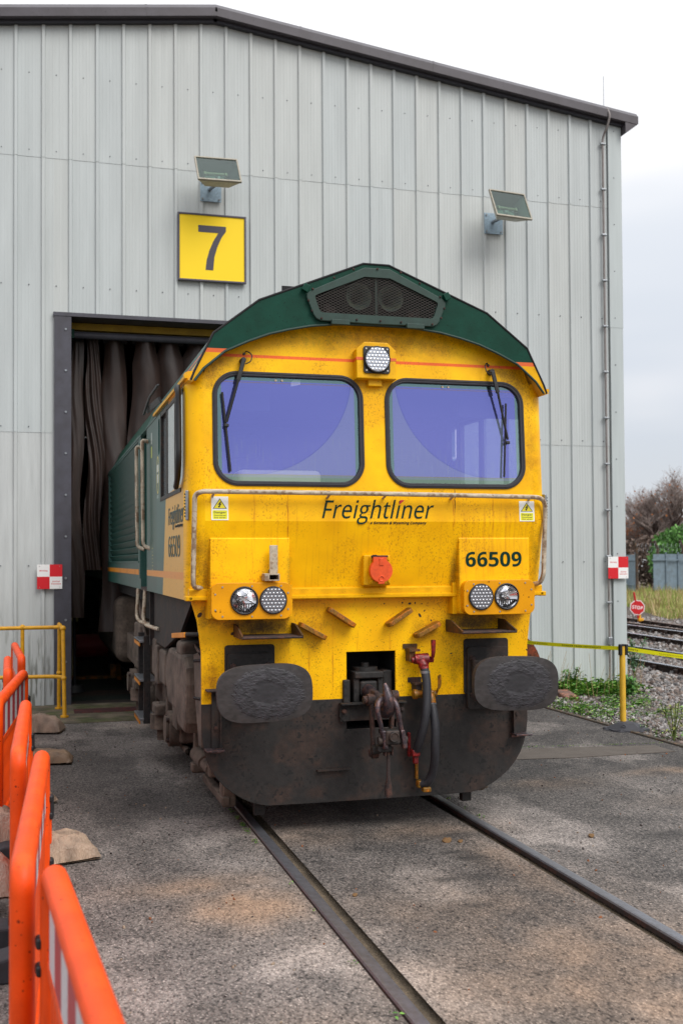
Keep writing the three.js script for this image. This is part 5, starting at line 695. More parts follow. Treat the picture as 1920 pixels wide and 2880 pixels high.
// heavy draught curtains inside the opening
{
  const ct = dtex(256, 512, (i, j) => { const n = fbm(i / 20, j / 60, 12, 5, 95), v = 0.7 + 0.6 * n; return [46 * v, 33 * v, 28 * v]; }, true, 1);
  const cm = std({ map: ct, roughness: 0.48, side: THREE.DoubleSide });
  const lab = ['narrow brown curtain strip hanging next to the dark door frame', 'creased pale brown curtain strip that ends above the floor', 'broad dark curtain column reaching down beside the locomotive', 'brown curtain fold hanging over the locomotive cab roof', 'second brown curtain fold above the locomotive roof', 'third brown curtain fold above the locomotive roof, partly hidden by the cab', 'brown curtain fold behind the cab visor'];
  const defs = [[-1.74, 0.2, 1.1, 0.03, 0.0], [-1.5, 0.2, 1.75, 0.06, 0.05], [-1.2, 0.36, 0.9, 0.15, -0.05], [-0.8, 0.36, 3.35, 0.16, 0.02], [-0.42, 0.36, 3.7, 0.16, 0.0], [-0.04, 0.36, 3.95, 0.16, 0.0], [0.34, 0.36, 3.95, 0.16, 0.0]];
  defs.forEach(([x, w, y0, bulge, dz], q) => {
    const NX = 14, NY = 40, pos = [], uv = [], idx = [], back = [];
    for (let j = 0; j <= NY; j++) for (let i = 0; i <= NX; i++) { const t = i / NX, s = j / NY, y = lerp(y0, 4.93, s), pinch = 1 - 0.35 * sstep(0.75, 1, s), wob = 0.03 * Math.sin(y * 1.7 + q * 2) + 0.02 * Math.sin(y * 4.1 + q); pos.push(x + (t - 0.5) * w * 1.12 * pinch + wob, y, FZ - 0.5 + dz + bulge * Math.sin(t * Math.PI) * (0.75 + 0.25 * Math.sin(y * 2.3 + q)) + (q === 1 ? 0.02 : 0.003) * Math.sin(t * 17 + y * 6) + 0.02 * (fbm(t * 3 + q * 9, y * 3, 999, 3, 96) - 0.5)); uv.push(t * w * 1.2, y * 0.4); }
    for (let j = 0; j < NY; j++) for (let i = 0; i < NX; i++) { const a = j * (NX + 1) + i; idx.push(a, a + 1, a + NX + 1, a + 1, a + NX + 2, a + NX + 1); }
    const g = new THREE.BufferGeometry(); g.setAttribute('position', new THREE.Float32BufferAttribute(pos, 3)); g.setAttribute('uv', new THREE.Float32BufferAttribute(uv, 2)); g.setIndex(idx); g.computeVertexNormals();
    const g2 = g.clone().translate(0, 0, -0.006), c = thing('draught_curtain', lab[q], 'curtain', 'curtains in the shed doorway'); put(c, 'cloth', merge([g, g2]), cm, true); put(c, 'top_hem', [span(x - w * 0.45, x + w * 0.45, 4.9, 4.95, FZ - 0.53, FZ - 0.48)], MAT.dark);
  });
}
// ================================================================== things on the wall
{
  const s = thing('number_sign', 'square yellow sign with a black number 7 above the doorway', 'sign');
  put(s, 'frame', [ext((() => { const q = rrPath(-0.4, 0.542, 5.7, 6.634, 0.004); q.holes.push(rrPath(-0.376, 0.518, 5.724, 6.61, 0.002, THREE.Path)); return q; })(), FZ + 0.03, FZ + 0.075, 0.003)], std({ color: col('#4a4550'), roughness: 0.5 }));
  put(s, 'board', [span(-0.378, 0.52, 5.722, 6.612, FZ + 0.031, FZ + 0.062)], std({ color: col('#fbd400'), roughness: 0.6 }));
  put(s, 'numeral', [ext([[-0.12, 6.475], [0.262, 6.475], [0.262, 6.41], [0.2, 6.32], [0.14, 6.18], [0.1, 6.04], [0.085, 5.86], [-0.022, 5.86], [-0.005, 6.0], [0.035, 6.14], [0.09, 6.27], [0.155, 6.38], [-0.12, 6.38]], FZ + 0.062, FZ + 0.0645)], std({ color: col('#443f4a'), roughness: 0.5 }));
}
function floodlight(label, corners, plate) {   // corners of the front glass: TL, TR, BR, BL
  const t = thing('floodlight', label, 'floodlight', 'floodlights on the shed wall'), [a, b, c, d] = corners.map((p) => new THREE.Vector3(...p));
  const ctr = a.clone().add(b).add(c).add(d).multiplyScalar(0.25), ux = b.clone().sub(a).add(c).sub(d).normalize(), uy0 = a.clone().sub(d).add(b).sub(c).normalize(), n = ux.clone().cross(uy0).normalize(), uy = n.clone().cross(ux), w = a.distanceTo(b), h = a.distanceTo(d);
  const M = M4().makeBasis(ux, uy, n).setPosition(ctr), cream = std({ color: col('#cfcdc2'), map: dust(2), roughness: 0.55 }), P = (g) => clean(g).applyMatrix4(M);
  // shell: tapering box open at the front
  const fw = w / 2, fh = h / 2, bw = fw * 0.55, bh = fh * 0.5, dp = 0.2, q = (x0, y0, z0, x1, y1, z1, x2, y2, z2, x3, y3, z3) => { const g = new THREE.BufferGeometry(); g.setAttribute('position', new THREE.Float32BufferAttribute([x0, y0, z0, x1, y1, z1, x2, y2, z2, x0, y0, z0, x2, y2, z2, x3, y3, z3], 3)); g.computeVertexNormals(); return clean(g); };
  const bowl = (k, z) => [q(-fw * k, -fh * k, 0, -bw * k, -bh * k, z, -bw * k, bh * k, z, -fw * k, fh * k, 0), q(fw * k, -fh * k, 0, fw * k, fh * k, 0, bw * k, bh * k, z, bw * k, -bh * k, z), q(-fw * k, fh * k, 0, -bw * k, bh * k, z, bw * k, bh * k, z, fw * k, fh * k, 0), q(-fw * k, -fh * k, 0, fw * k, -fh * k, 0, bw * k, -bh * k, z, -bw * k, -bh * k, z), q(-bw * k, -bh * k, z, bw * k, -bh * k, z, bw * k, bh * k, z, -bw * k, bh * k, z)];
  put(t, 'housing', P(merge(bowl(1, -dp))), cream);
  put(t, 'reflector', P(merge(bowl(0.93, -dp * 0.85))), std({ color: lin(0.1, 0.125, 0.115), roughness: 0.35, metalness: 0.75 }));
  put(t, 'lamp', P(merge([cyl(0.022, 0.022, w * 0.4, 'x', -0.03, -0.02, -0.07, 14), rbox(0.04, 0.06, 0.05, 0.01, -w * 0.28, -0.02, -0.075), rbox(0.04, 0.06, 0.05, 0.01, w * 0.2, -0.02, -0.075)])), std({ color: col('#7d785f'), roughness: 0.4 }));
  const fr = new THREE.Shape(rrPath(-fw, fw, -fh, fh, 0.01).getPoints(3)); fr.holes.push(new THREE.Path(rrPath(-fw + 0.02, fw - 0.02, -fh + 0.026, fh - 0.022, 0.006).getPoints(3)));
  put(t, 'front_frame', P(ext(fr, -0.02, 0.012, 0.003)), std({ color: col('#aaa496'), map: dust(3), roughness: 0.7 }));
  put(t, 'glass', P(span(-fw + 0.018, fw - 0.018, -fh + 0.022, fh - 0.02, -0.002, 0.002)), phys({ color: lin(0.72, 0.84, 0.78), roughness: 0.05, transmission: 1, thickness: 0, metalness: 0.0, ior: 1.45 }));
  const [x0, x1, y0, y1] = plate, px = (x0 + x1) / 2, py = (y0 + y1) / 2;
  const pl = put(t, 'back_plate', [span(x0, x1, y0, y1, FZ + 0.032, FZ + 0.044)], std({ color: col('#9fb6c8'), map: dust(4), roughness: 0.45, metalness: 0.25 }));
  for (const [i, j] of [[-1, -1], [1, -1], [-1, 1], [1, 1]]) put(pl, 'bolt', cyl(0.014, 0.014, 0.02, 'z', px + i * (x1 - x0) * 0.4, py + j * (y1 - y0) * 0.4, FZ + 0.05, 6), MAT.zinc);
  put(t, 'arm', [pipe([[px - 0.02, py + 0.02, FZ + 0.04], [px + 0.04, py + 0.03, FZ + 0.25], [px + 0.06, py + 0.1, FZ + 0.33]], 0.024, 0.05, 10), cyl(0.04, 0.035, 0.1, 'y', px + 0.06, py + 0.08, FZ + 0.33, 14)], MAT.zinc);
  put(t, 'cable', [tube([[px + 0.1, py + 0.12, FZ + 0.36], [px + 0.17, py + 0.08, FZ + 0.36], [px + 0.24, py + 0.13, FZ + 0.38]], 0.007, 16, 6)], MAT.plasticBlack);
}
floodlight('square floodlight on a galvanised plate above the number 7 sign', [[-0.177, 7.3, -7.72], [0.413, 7.318, -7.74], [0.336, 6.925, -7.5], [-0.235, 6.912, -7.48]], [-0.088, 0.202, 6.818, 7.1]);
floodlight('square floodlight twisted towards the roof eave at the end of the shed wall', [[4.137, 7.182, -7.68], [4.732, 7.19, -7.76], [4.518, 6.782, -7.54], [3.951, 6.79, -7.46]], [4.116, 4.409, 6.684, 6.99]);
const warnTex = ctex(256, 256, (k, W) => { k.fillStyle = '#eceae8'; k.fillRect(0, 0, W, W); k.fillStyle = '#d01421'; k.fillRect(W / 2, 0, W / 2, W / 2); k.fillRect(0, W / 2, W / 2, W / 2); k.fillStyle = '#c4202c'; k.font = 'bold 21px sans-serif'; k.textAlign = 'center'; k.fillText('Warning', W / 4, W / 4 + 8); k.fillText('Limited', W * 0.75, W * 0.72); k.fillText('Clearance', W * 0.75, W * 0.82); speck(k, rng(4), 0, 0, W, W, 160, '#5a4a44', 0.05, 0.3, 0.5, 2); });
for (const [x0, x1, y0, y1, z, lab] of [[-2.244, -1.925, 1.512, 1.832, FZ + 0.06, 'red and white chequered clearance sign fixed beside the doorway frame'], [6.055, 6.392, 1.562, 1.893, FZ + 0.085, 'red and white chequered clearance sign fixed on the corner of the shed']]) {
  const t = thing('clearance_sign', lab, 'sign', 'limited clearance signs'); put(t, 'panel', rect(span(x0, x1, y0, y1, z, z + 0.006), x0, x1, y0, y1), std({ map: warnTex, roughness: 0.45 }), true); put(t, 'batten', [span(x0 + 0.03, x1 - 0.03, (y0 + y1) / 2 - 0.02, (y0 + y1) / 2 + 0.02, FZ + 0.03, z)], MAT.zinc);
  for (const [a, b] of [[0.1, 0.93], [0.9, 0.93], [0.1, 0.07], [0.9, 0.07]]) put(t, 'screw', cyl(0.006, 0.005, 0.005, 'z', lerp(x0, x1, a), lerp(y0, y1, b), z + 0.008, 8), MAT.screw);
}
// ================================================================== yellow guard rail by the door
{
  const m = std({ color: col('#e3a512'), map: dust(2), roughness: 0.5 }), t = thing('guard_rail', 'yellow tubular guard rail standing against the wall beside the doorway', 'guard rail'), r = 0.024;
  put(t, 'top_rail', [pipe([[-6, 1.03, -7.6], [-2.0, 1.045, -7.4], [-1.945, 1.05, -7.3]], r, 0.06), pipe([[-1.975, 1.07, -7.62], [-1.945, 1.05, -7.0]], r, 0.03)], m);
  put(t, 'mid_rail', [pipe([[-6, 0.45, -7.6], [-2.05, 0.44, -7.3], [-1.95, 0.45, -7.1], [-1.94, 0.46, -6.95]], r, 0.1)], m);
  for (const [x, z, xt, zt] of [[-1.925, -6.85, -1.94, -7.02], [-1.975, -7.66, -1.97, -7.6], [-2.42, -7.45, -2.42, -7.43], [-3.6, -7.5, -3.6, -7.48]]) { const p = put(t, 'post', [pipe([[x, -0.012, z], [xt, 1.06, zt]], r, 0.02), cyl(0.05, 0.05, 0.02, 'y', x, 0.0, z, 16)], m); put(p, 'joint', [new THREE.SphereGeometry(0.036, 14, 10).translate(xt, 1.05, zt), new THREE.SphereGeometry(0.034, 14, 10).translate(lerp(x, xt, 0.43), 0.45, lerp(z, zt, 0.43))], m); }
}
// ================================================================== orange plastic barriers
{
  const om = phys({ color: col('#fa5206'), map: dust(0.6), roughness: 0.5, specularIntensity: 0.6, bumpMap: bmp(5), bumpScale: 0.0008 });
  const stripe = ctex(512, 64, (k, W, H) => { const r = rng(3); k.fillStyle = '#c9c8cb'; k.fillRect(0, 0, W, H); k.fillStyle = '#a8323c'; for (let i = -1; i < 6; i++) { k.beginPath(); k.moveTo(i * 102, H); k.lineTo(i * 102 + 54, H); k.lineTo(i * 102 + 54, 0); k.lineTo(i * 102, 0); k.fill(); } speck(k, r, 0, 0, W, H, 160, '#6d5a58', 0.06, 0.3, 0.6, 3); });
  const sm = std({ map: stripe, roughness: 0.4 });
  const proto = () => {   // along local x, -1 .. 1; base at 0
    const g = new THREE.Group();
    put(g, 'frame_tube', [pipe([[-0.968, 0.12, 0], [-0.968, 0.963, 0], [0.968, 0.963, 0], [0.968, 0.12, 0]], 0.038, 0.07, 14)], om);
    put(g, 'bottom_rail', [rbox(1.9, 0.1, 0.05, 0.015, 0, 0.17, 0)], om); put(g, 'mid_rail', [rbox(1.86, 0.05, 0.045, 0.012, 0, 0.7, 0)], om);
    const rb = put(g, 'reflective_board', rect(span(-0.86, 0.86, 0.725, 0.925, -0.02, 0.02), -0.86, 0.86, 0.725, 0.925), sm, true); rb.userData.label = 'red and white reflective band';
    const bar = metric(rbox(0.042, 0.5, 0.03, 0.012)); for (let i = 0; i < 24; i++) { const m = put(g, 'bar', bar, om, true); m.position.set(-0.86 + i * 0.0748, 0.45, 0); }
    put(g, 'infill_sheet', [span(-0.9, 0.9, 0.2, 0.7, -0.006, 0.006)], om);
    for (const y of [0.32, 0.62]) put(g, 'hook', [rbox(0.05, 0.16, 0.06, 0.015, 0.99, y, 0.015)], om);
    for (const y of [0.42, 0.72]) put(g, 'clip', [rbox(0.05, 0.035, 0.1, 0.01, 0.98, y + 0.04, 0.0), rbox(0.05, 0.035, 0.1, 0.01, 0.98, y - 0.04, 0.0), rbox(0.045, 0.12, 0.05, 0.015, 0.985, y, 0.03)], MAT.plasticBlack);
    for (const x of [-0.8, 0.8]) { put(g, 'foot', [ext([[-0.16, 0], [0.42, 0], [0.4, 0.05], [0.12, 0.12], [-0.12, 0.12], [-0.15, 0.05]], -0.09, 0.09, 0.012).rotateY(Math.PI / 2).translate(x, 0, 0)], std({ color: col('#34343a'), map: dust(2), roughness: 0.75 })); put(g, 'foot_socket', [rbox(0.12, 0.1, 0.1, 0.02, x, 0.15, 0)], MAT.plasticBlack); }
    return g;
  };
  const p0 = proto();
  const segs = [[-2.224, 3.45, -2.085, 5.4, 'orange plastic barrier closest to the camera, cut off by the bottom edge'], [-2.312, 1.42, -2.242, 3.4, 'orange plastic barrier second from the camera'], [-2.352, -0.56, -2.33, 1.36, 'orange plastic barrier third from the camera'], [-2.51, -2.62, -2.362, -0.64, 'orange plastic barrier fourth from the camera, angled inwards'], [-2.395, -5.9, -2.49, -4.1, 'orange plastic barrier farthest from the camera near the guard rail'], [-2.49, -4.05, -2.52, -2.7, 'short orange plastic barrier between the fourth and the farthest one']];
  segs.forEach(([x0, z0, x1, z1, lab], i) => { const g = i ? p0.clone() : p0; g.name = numbered('safety_barrier'); g.userData = { label: lab, category: 'barrier', group: 'orange plastic barriers along the yard' }; const L = Math.hypot(x1 - x0, z1 - z0); g.position.set((x0 + x1) / 2, -0.02, (z0 + z1) / 2); g.rotation.y = Math.atan2(-(z0 - z1), x0 - x1); g.scale.x = (L + 0.03) / 1.98; scene.add(g); });
}
// ================================================================== sandbags
{
  const bt = dtex(256, 256, (i, j) => { const n = fbm(i / 30, j / 30, 8, 4, 97), w = ((i >> 1) + (j >> 1)) & 1 ? 4 : -4, v = 0.75 + 0.5 * n; return [206 * v + w, 194 * v + w, 182 * v + w].map((q) => clamp(q, 0, 255)); }, true, 2);
  const cols = ['#c9b8a8', '#b09a84', '#c2b0a4', '#b9a694', '#dccabe', '#cfc0b6'];
  const bag = (x, z, yaw, L, W, h, label, k, seed, baseY = -0.02, pinch = 0.2) => {
    const N = 26, pos = [], uv = [], idx = []; for (const side of [1, -1]) for (let j = 0; j <= N; j++) for (let i = 0; i <= N; i++) {
      const u = (i / N) * 2 - 1, v = (j / N) * 2 - 1, e = (1 - Math.abs(u) ** 3.2) * (1 - Math.abs(v) ** 2.6), nn = fbm(u * 2.2 + seed * 7, v * 2.2 + seed, 999, 4, 98) - 0.5, ear = Math.abs(u) ** 4;
      const cr = 0.35 * Math.abs(Math.sin(u * 9 + v * 3 + seed)) * ear;
      pos.push(u * L / 2 * (1 + 0.05 * nn), side > 0 ? 0.02 + h * Math.max(0, e) ** 0.55 * (1 + 0.7 * nn) + 0.03 * cr : 0.012 * (1 - e), v * W / 2 * (1 - pinch * (u > 0 ? 1 - ear : 1) * (1 - Math.abs(u)) * 0.4 + 0.06 * nn)); uv.push(u * L / 2, v * W / 2);
    }
    for (let s = 0; s < 2; s++) for (let j = 0; j < N; j++) for (let i = 0; i < N; i++) { const a = s * (N + 1) ** 2 + j * (N + 1) + i, b = a + 1, c = a + N + 1, d = c + 1; s ? idx.push(a, b, c, b, d, c) : idx.push(a, c, b, b, c, d); }
    const g = new THREE.BufferGeometry(); g.setAttribute('position', new THREE.Float32BufferAttribute(pos, 3)); g.setAttribute('uv', new THREE.Float32BufferAttribute(uv, 2)); g.setIndex(idx); g.computeVertexNormals();
    const m = put(scene, 'sandbag', g, std({ color: col(cols[k]), map: bt, roughness: 0.4, bumpMap: bmp(6), bumpScale: 0.012 }), true); m.position.set(x, baseY, z); m.rotation.y = yaw; m.userData = { label, category: 'sandbag', group: 'sandbags on the barrier feet' };
  };
  bag(-2.17, -0.36, 0.35, 0.52, 0.34, 0.15, 'pale brown sandbag lying on the bare asphalt beside the second barrier', 0, 1);
  bag(-2.18, -3.85, -0.1, 0.5, 0.3, 0.11, 'dark brown flat sandbag between the farther barriers and the locomotive', 1, 2);
  bag(-2.24, -5.8, -0.25, 0.55, 0.34, 0.17, 'plump greyish sandbag at the farthest barrier foot before the guard rail', 2, 3);
  bag(-2.62, -0.6, 0.3, 0.5, 0.34, 0.2, 'pale torn sandbag behind the barriers at the left edge', 4, 4, 0.06);
  bag(-2.62, 0.6, 0.1, 0.5, 0.36, 0.2, 'pinkish sandbag piled on a barrier foot at the left edge', 5, 5, 0.08);
  bag(-2.28, -2.1, 0.4, 0.3, 0.26, 0.1, 'small brown sandbag half hidden by the second barrier', 3, 6);
  bag(-2.66, 0.05, 0.2, 0.46, 0.3, 0.12, 'grey sandbag lying low behind the second barrier', 2, 7);
}
// ================================================================== retractable-belt post and its tapes
{
  const t = thing('belt_post', 'yellow belt-barrier post on a black rubber base at the asphalt edge', 'post'), X = 4.02, Z = -4.1;
  put(t, 'column', [cyl(0.033, 0.033, 0.88, 'y', X, 0.45, Z, 24)], std({ color: col('#eebd3a'), map: dust(1), roughness: 0.45 }));
  put(t, 'cassette', [cyl(0.036, 0.036, 0.02, 'y', X, 0.9, Z, 24), rbox(0.03, 0.12, 0.045, 0.006, X - 0.035, 0.85, Z + 0.02), rbox(0.03, 0.12, 0.045, 0.006, X + 0.035, 0.85, Z + 0.02)], MAT.plasticBlack);
  const b = new THREE.CylinderGeometry(0.1, 0.25, 0.075, 6, 1).rotateY(0.3).scale(1.05, 1, 1).translate(X - 0.02, 0.02, Z + 0.1);
  const base = put(t, 'base', [toCreasedNormals(clean(b), 0.4), cyl(0.255, 0.25, 0.02, 'y', X - 0.02, -0.012, Z + 0.1, 6)], MAT.rubber); for (const [dx, dz] of [[-0.12, 0.14], [0.1, 0.16]]) put(base, 'ring_mark', new THREE.TorusGeometry(0.022, 0.004, 6, 16).rotateX(-Math.PI / 2 + 0.5).translate(X + dx, 0.036, Z + 0.08 + dz), MAT.rubber);
  const tape = (mir) => ctex(1024, 48, (k, W, H) => { k.fillStyle = '#f4ee12'; k.fillRect(0, 0, W, H); k.textBaseline = 'middle'; k.textAlign = 'center'; k.font = 'bold 27px sans-serif'; k.fillStyle = '#25270c'; k.fillText('DANGER TRAIN MOVEMENTS', W * 0.25, H / 2 + 1, W * 0.36); k.save(); k.globalAlpha = 0.42; k.translate(W * 0.75, H / 2 + 1); k.rotate(Math.PI); k.fillText('DANGER TRAIN MOVEMENTS', 0, 0, W * 0.36); k.restore(); }, true);
  const tm = std({ map: tape(), roughness: 0.5, side: THREE.DoubleSide });
  const belt = (name, label, A, B, sag, reps, off) => { const N = 30, pos = [], uv = [], idx = []; for (let i = 0; i <= N; i++) { const s = i / N, x = lerp(A[0], B[0], s), y = lerp(A[1], B[1], s) - sag * 4 * s * (1 - s), z = lerp(A[2], B[2], s); for (const k of [0, 1]) { pos.push(x, y - 0.022 + k * 0.044, z + 0.004 * Math.sin(s * 9 + k)); uv.push(off + s * reps, k); } } for (let i = 0; i < N; i++) { const a = i * 2; idx.push(a, a + 2, a + 1, a + 1, a + 2, a + 3); } const g = new THREE.BufferGeometry(); g.setAttribute('position', new THREE.Float32BufferAttribute(pos, 3)); g.setAttribute('uv', new THREE.Float32BufferAttribute(uv, 2)); g.setIndex(idx); g.computeVertexNormals(); const g2 = g.clone().translate(0.0, 0, -0.0012); const t2 = thing(name, label, 'tape', 'belts printed danger train movements'); put(t2, 'band', merge([g, g2]), tm, true); put(t2, 'end_clip', [rbox(0.05, 0.07, 0.03, 0.006, A[0], A[1], A[2])], MAT.plasticBlack); };
  belt('warning_belt', 'yellow printed warning belt stretched from the post back behind the locomotive', [2.62, 0.945, -8.055], [4.0, 0.864, -4.1], 0.05, 2.5, 0.1);
  belt('warning_belt', 'yellow printed warning belt leaving the post past the right edge', [4.05, 0.862, -4.09], [6.9, 0.72, -1.6], 0.09, 2.4, 0.34);
}
// ================================================================== rusty things by the shed corner, half hidden by the buffer
{
  const c = col('#a8603a'), m = std({ color: c, map: oil(2), roughness: 0.9, bumpMap: bmp(8), bumpScale: 0.004 });
  const t = thing('cable_drum', 'rust-brown round drum standing behind the locomotive buffer', 'drum'); put(t, 'rim', [cyl(0.5, 0.5, 0.07, 'z', 3.44, 0.47, -6.0, 40)], m); put(t, 'rim', [cyl(0.5, 0.5, 0.07, 'z', 3.44, 0.47, -6.4, 40)], m); put(t, 'core', [cyl(0.26, 0.26, 0.34, 'z', 3.44, 0.47, -6.2, 28)], m);
  const st = put(scene, 'stone_slab', [rbox(0.2, 0.08, 0.7, 0.03, 4.9, -0.05, -7.15, 0.03, -0.25, 0.03)], std({ color: col('#e0b4a0'), map: oil(1.5), roughness: 0.95, bumpMap: bmp(6), bumpScale: 0.01 })); st.userData = { label: 'pinkish stone slab lying in the weeds behind the buffer', category: 'slab' };
}
// ================================================================== sidings beside the shed
{
  const rustRail = std({ color: col('#5f4a40'), map: oil(1), roughness: 0.85 }), shine = std({ color: lin(0.62, 0.64, 0.7), roughness: 0.22, metalness: 0.85 }), dull = std({ color: col('#7c6a60'), roughness: 0.6 });
  const sl = [[8.27, -10.0, -0.04, shine, 'steel siding rail closest to the gravel beside the shed'], [9.72, -10.0, -0.05, shine, 'second siding rail from the gravel, brightly polished'], [11.55, -13.0, -0.09, shine, 'third siding rail from the gravel on raised chairs'], [13.3, -16.0, -0.085, shine, 'fourth siding rail from the gravel with a switch blade beside it'], [13.62, -16.0, -0.115, dull, 'slim switch blade rail lying against the fourth siding rail'], [14.4, -17.0, -0.17, dull, 'rusty siding rail farthest from the shed']];
  const near = thing('siding_track', 'siding track on sleepers closer to the shed corner', 'track'), far = thing('siding_track', 'siding track with a switch blade and rusty outer rail, farther from the shed', 'track');
  sl.forEach(([x, z0, k, top, lab], i) => { const t = i < 2 ? near : far, at_ = (z) => x + k * (z - z0), body = ext(railProfile, -90, 8), p = body.attributes.position; for (let q = 0; q < p.count; q++) p.setX(q, p.getX(q) + at_(p.getZ(q))); const rl = put(t, 'rail', [body.translate(0, 0.02, 0)], rustRail); rl.userData.label = lab; const h = ext([[-0.035, -0.004], [0.035, -0.004], [0.03, 0.002], [-0.03, 0.002]], -90, 8), hp = h.attributes.position; for (let q = 0; q < hp.count; q++) hp.setX(q, hp.getX(q) + at_(hp.getZ(q))); put(rl, 'running_surface', [h.translate(0, 0.021, 0)], top);
    const ch = metric(merge([rbox(0.3, 0.06, 0.12, 0.015, 0, -0.12, 0), rbox(0.07, 0.1, 0.09, 0.02, 0.05, -0.07, 0), rbox(0.07, 0.1, 0.09, 0.02, -0.05, -0.07, 0)])); if (i !== 4) for (let n = 0; n < 26; n++) { const z = -6 - n * 0.72; const m = put(t, 'chair', ch, rustRail, true); m.position.set(at_(z), 0, z); } });
  const sm = std({ color: col('#6b5c50'), map: oil(0.8), roughness: 0.95, bumpMap: bmp(4), bumpScale: 0.006 });
  for (const [t, x0, k, w] of [[near, 9.0, -0.045, 2.6], [far, 12.9, -0.1, 4.2]]) { const sg = metric(rbox(w, 0.14, 0.25, 0.02)); for (let n = 0; n < 26; n++) { const z = -6 - n * 0.72, s = put(t, 'sleeper', sg, sm, true); s.position.set(x0 + k * (z + 12), -0.205, z); } }
}
{ // STOP board clamped on the far rail
  const t = thing('stop_board', 'small red octagonal STOP board on a thin red post by the far rail', 'sign'), x = 14.85, z = -22; 
  const tex = ctex(256, 256, (k, W) => { k.fillStyle = '#c3141c'; k.fillRect(0, 0, W, W); k.fillStyle = '#f0e8e8'; k.textAlign = 'center'; k.font = 'bold 84px sans-serif'; k.fillText('STOP', W / 2, W / 2 + 28); });
  const oct = (r) => { const s = new THREE.Shape(); for (let i = 0; i < 8; i++) { const a = Math.PI / 8 + i * Math.PI / 4; i ? s.lineTo(r * Math.cos(a), r * Math.sin(a)) : s.moveTo(r * Math.cos(a), r * Math.sin(a)); } return s; };
  const G = new THREE.Euler(0, -0.2, -0.12), pl = (g) => clean(g).applyMatrix4(M4().makeRotationFromEuler(G).setPosition(x, 0.415, z));
  put(t, 'border', pl(ext(oct(0.235), -0.01, 0)), std({ color: col('#eadfe0'), roughness: 0.5 })); put(t, 'face', pl(rect(ext(oct(0.21), 0, 0.004), -0.21, 0.21, -0.21, 0.21)), std({ map: tex, roughness: 0.5 }), true);
  put(t, 'post', [pipe([[x - 0.1, 0.87, z - 0.02], [x - 0.05, 0.6, z - 0.03], [x + 0.06, 0.0, z - 0.03]], 0.03, 0.02, 8)], std({ color: col('#c21c22'), roughness: 0.5 })); put(t, 'clamp', [rbox(0.16, 0.08, 0.1, 0.01, x + 0.1, 0.06, z), rbox(0.05, 0.22, 0.04, 0.01, x + 0.08, 0.1, z)], std({ color: col('#d89a1a'), roughness: 0.6 })); put(t, 'leg', [cyl(0.012, 0.012, 0.4, 'y', x - 0.12, 0.12, z - 0.05, 6)], MAT.dark);
}
// ------------------------------------------------------------------ loose stone, weeds and grass (nobody could count these)
function scatter(name, geo, mat, list, label, category) { const m = new THREE.InstancedMesh(clean(geo), mat, list.length), q = new THREE.Quaternion(), e = new THREE.Euler(), M = M4(); list.forEach(([x, y, z, rx, ry, rz, sx, sy, sz, c], i) => { M.compose(new THREE.Vector3(x, y, z), q.setFromEuler(e.set(rx, ry, rz)), new THREE.Vector3(sx, sy, sz)); m.setMatrixAt(i, M); m.setColorAt(i, c); }); m.name = numbered(name); m.castShadow = m.receiveShadow = true; m.userData = { kind: 'stuff', label, category }; scene.add(m); return m; }
{
  const r = rng(404), stone = toCreasedNormals((() => { const g = new THREE.IcosahedronGeometry(1, 1), p = g.attributes.position; for (let i = 0; i < p.count; i++) { const x = p.getX(i), y = p.getY(i), z = p.getZ(i), k = 0.8 + 0.45 * LAT[(Math.round(x * 50) * 31 + Math.round(y * 50) * 57 + Math.round(z * 50) * 91) & 65535]; p.setXYZ(i, x * k, y * k, z * k); } g.computeVertexNormals(); return g; })(), 0.5);
  const list = [], pal = ['#85807e', '#6d6a69', '#94908e', '#7b7068', '#82736b', '#5e5c5c', '#a5a09d', '#6f625c'].map(col), gy = (x) => -0.03 - 0.09 * sstep(3.98, 5.5, x);
  const add = (x, z, s, dy = 0) => list.push([x, gy(x) + s * 0.25 + dy, z, r() * 6, r() * 6, r() * 6, s * (0.8 + r() * 0.7), s * (0.5 + r() * 0.4), s * (0.8 + r() * 0.7), pal[(r() * 8) | 0]]);
  for (let i = 0; i < 34000; i++) { const x = 4.0 + r() ** 0.9 * 6.2, z = -14 + r() * 12.5; if (x < 6.5 && z < FZ + 0.05) continue; add(x, z, 0.009 + r() * r() * 0.022); }
  for (let i = 0; i < 16000; i++) { const x = 6.6 + r() * 11, z = -30 + r() * 24; add(x, z, 0.014 + r() * 0.026, 0.01); }
  scatter('gravel', stone, std({ roughness: 0.95 }), list, 'loose grey and pinkish gravel beside the shed', 'gravel');
  // scattered chips on the asphalt
  const chips = []; for (let i = 0; i < 900; i++) { const x = -2.2 + r() * 6, z = -6 + r() * 10; if (Math.abs(Math.abs(x) - 0.76) < 0.09) continue; const s = 0.003 + r() * r() * 0.006; chips.push([x, -0.018 + s * 0.3, z, r() * 6, r() * 6, r() * 6, s * 1.6, s * 0.7, s, r() < 0.5 ? col('#3d3634') : r() < 0.6 ? col('#8b7a68') : col('#7a4a2c')]); }
  for (const [x, z, s] of [[0.37, -0.06, 0.03], [0.45, -0.02, 0.016], [1.35, 0.1, 0.02], [-0.55, 0.9, 0.014]]) chips.push([x, -0.01, z, 0.2, 1, 0, s * 1.5, s * 0.5, s, col('#6a4f30')]);
  scatter('grit', stone, std({ roughness: 0.95 }), chips, 'fine chips of stone and leaf on the asphalt', 'grit');
}
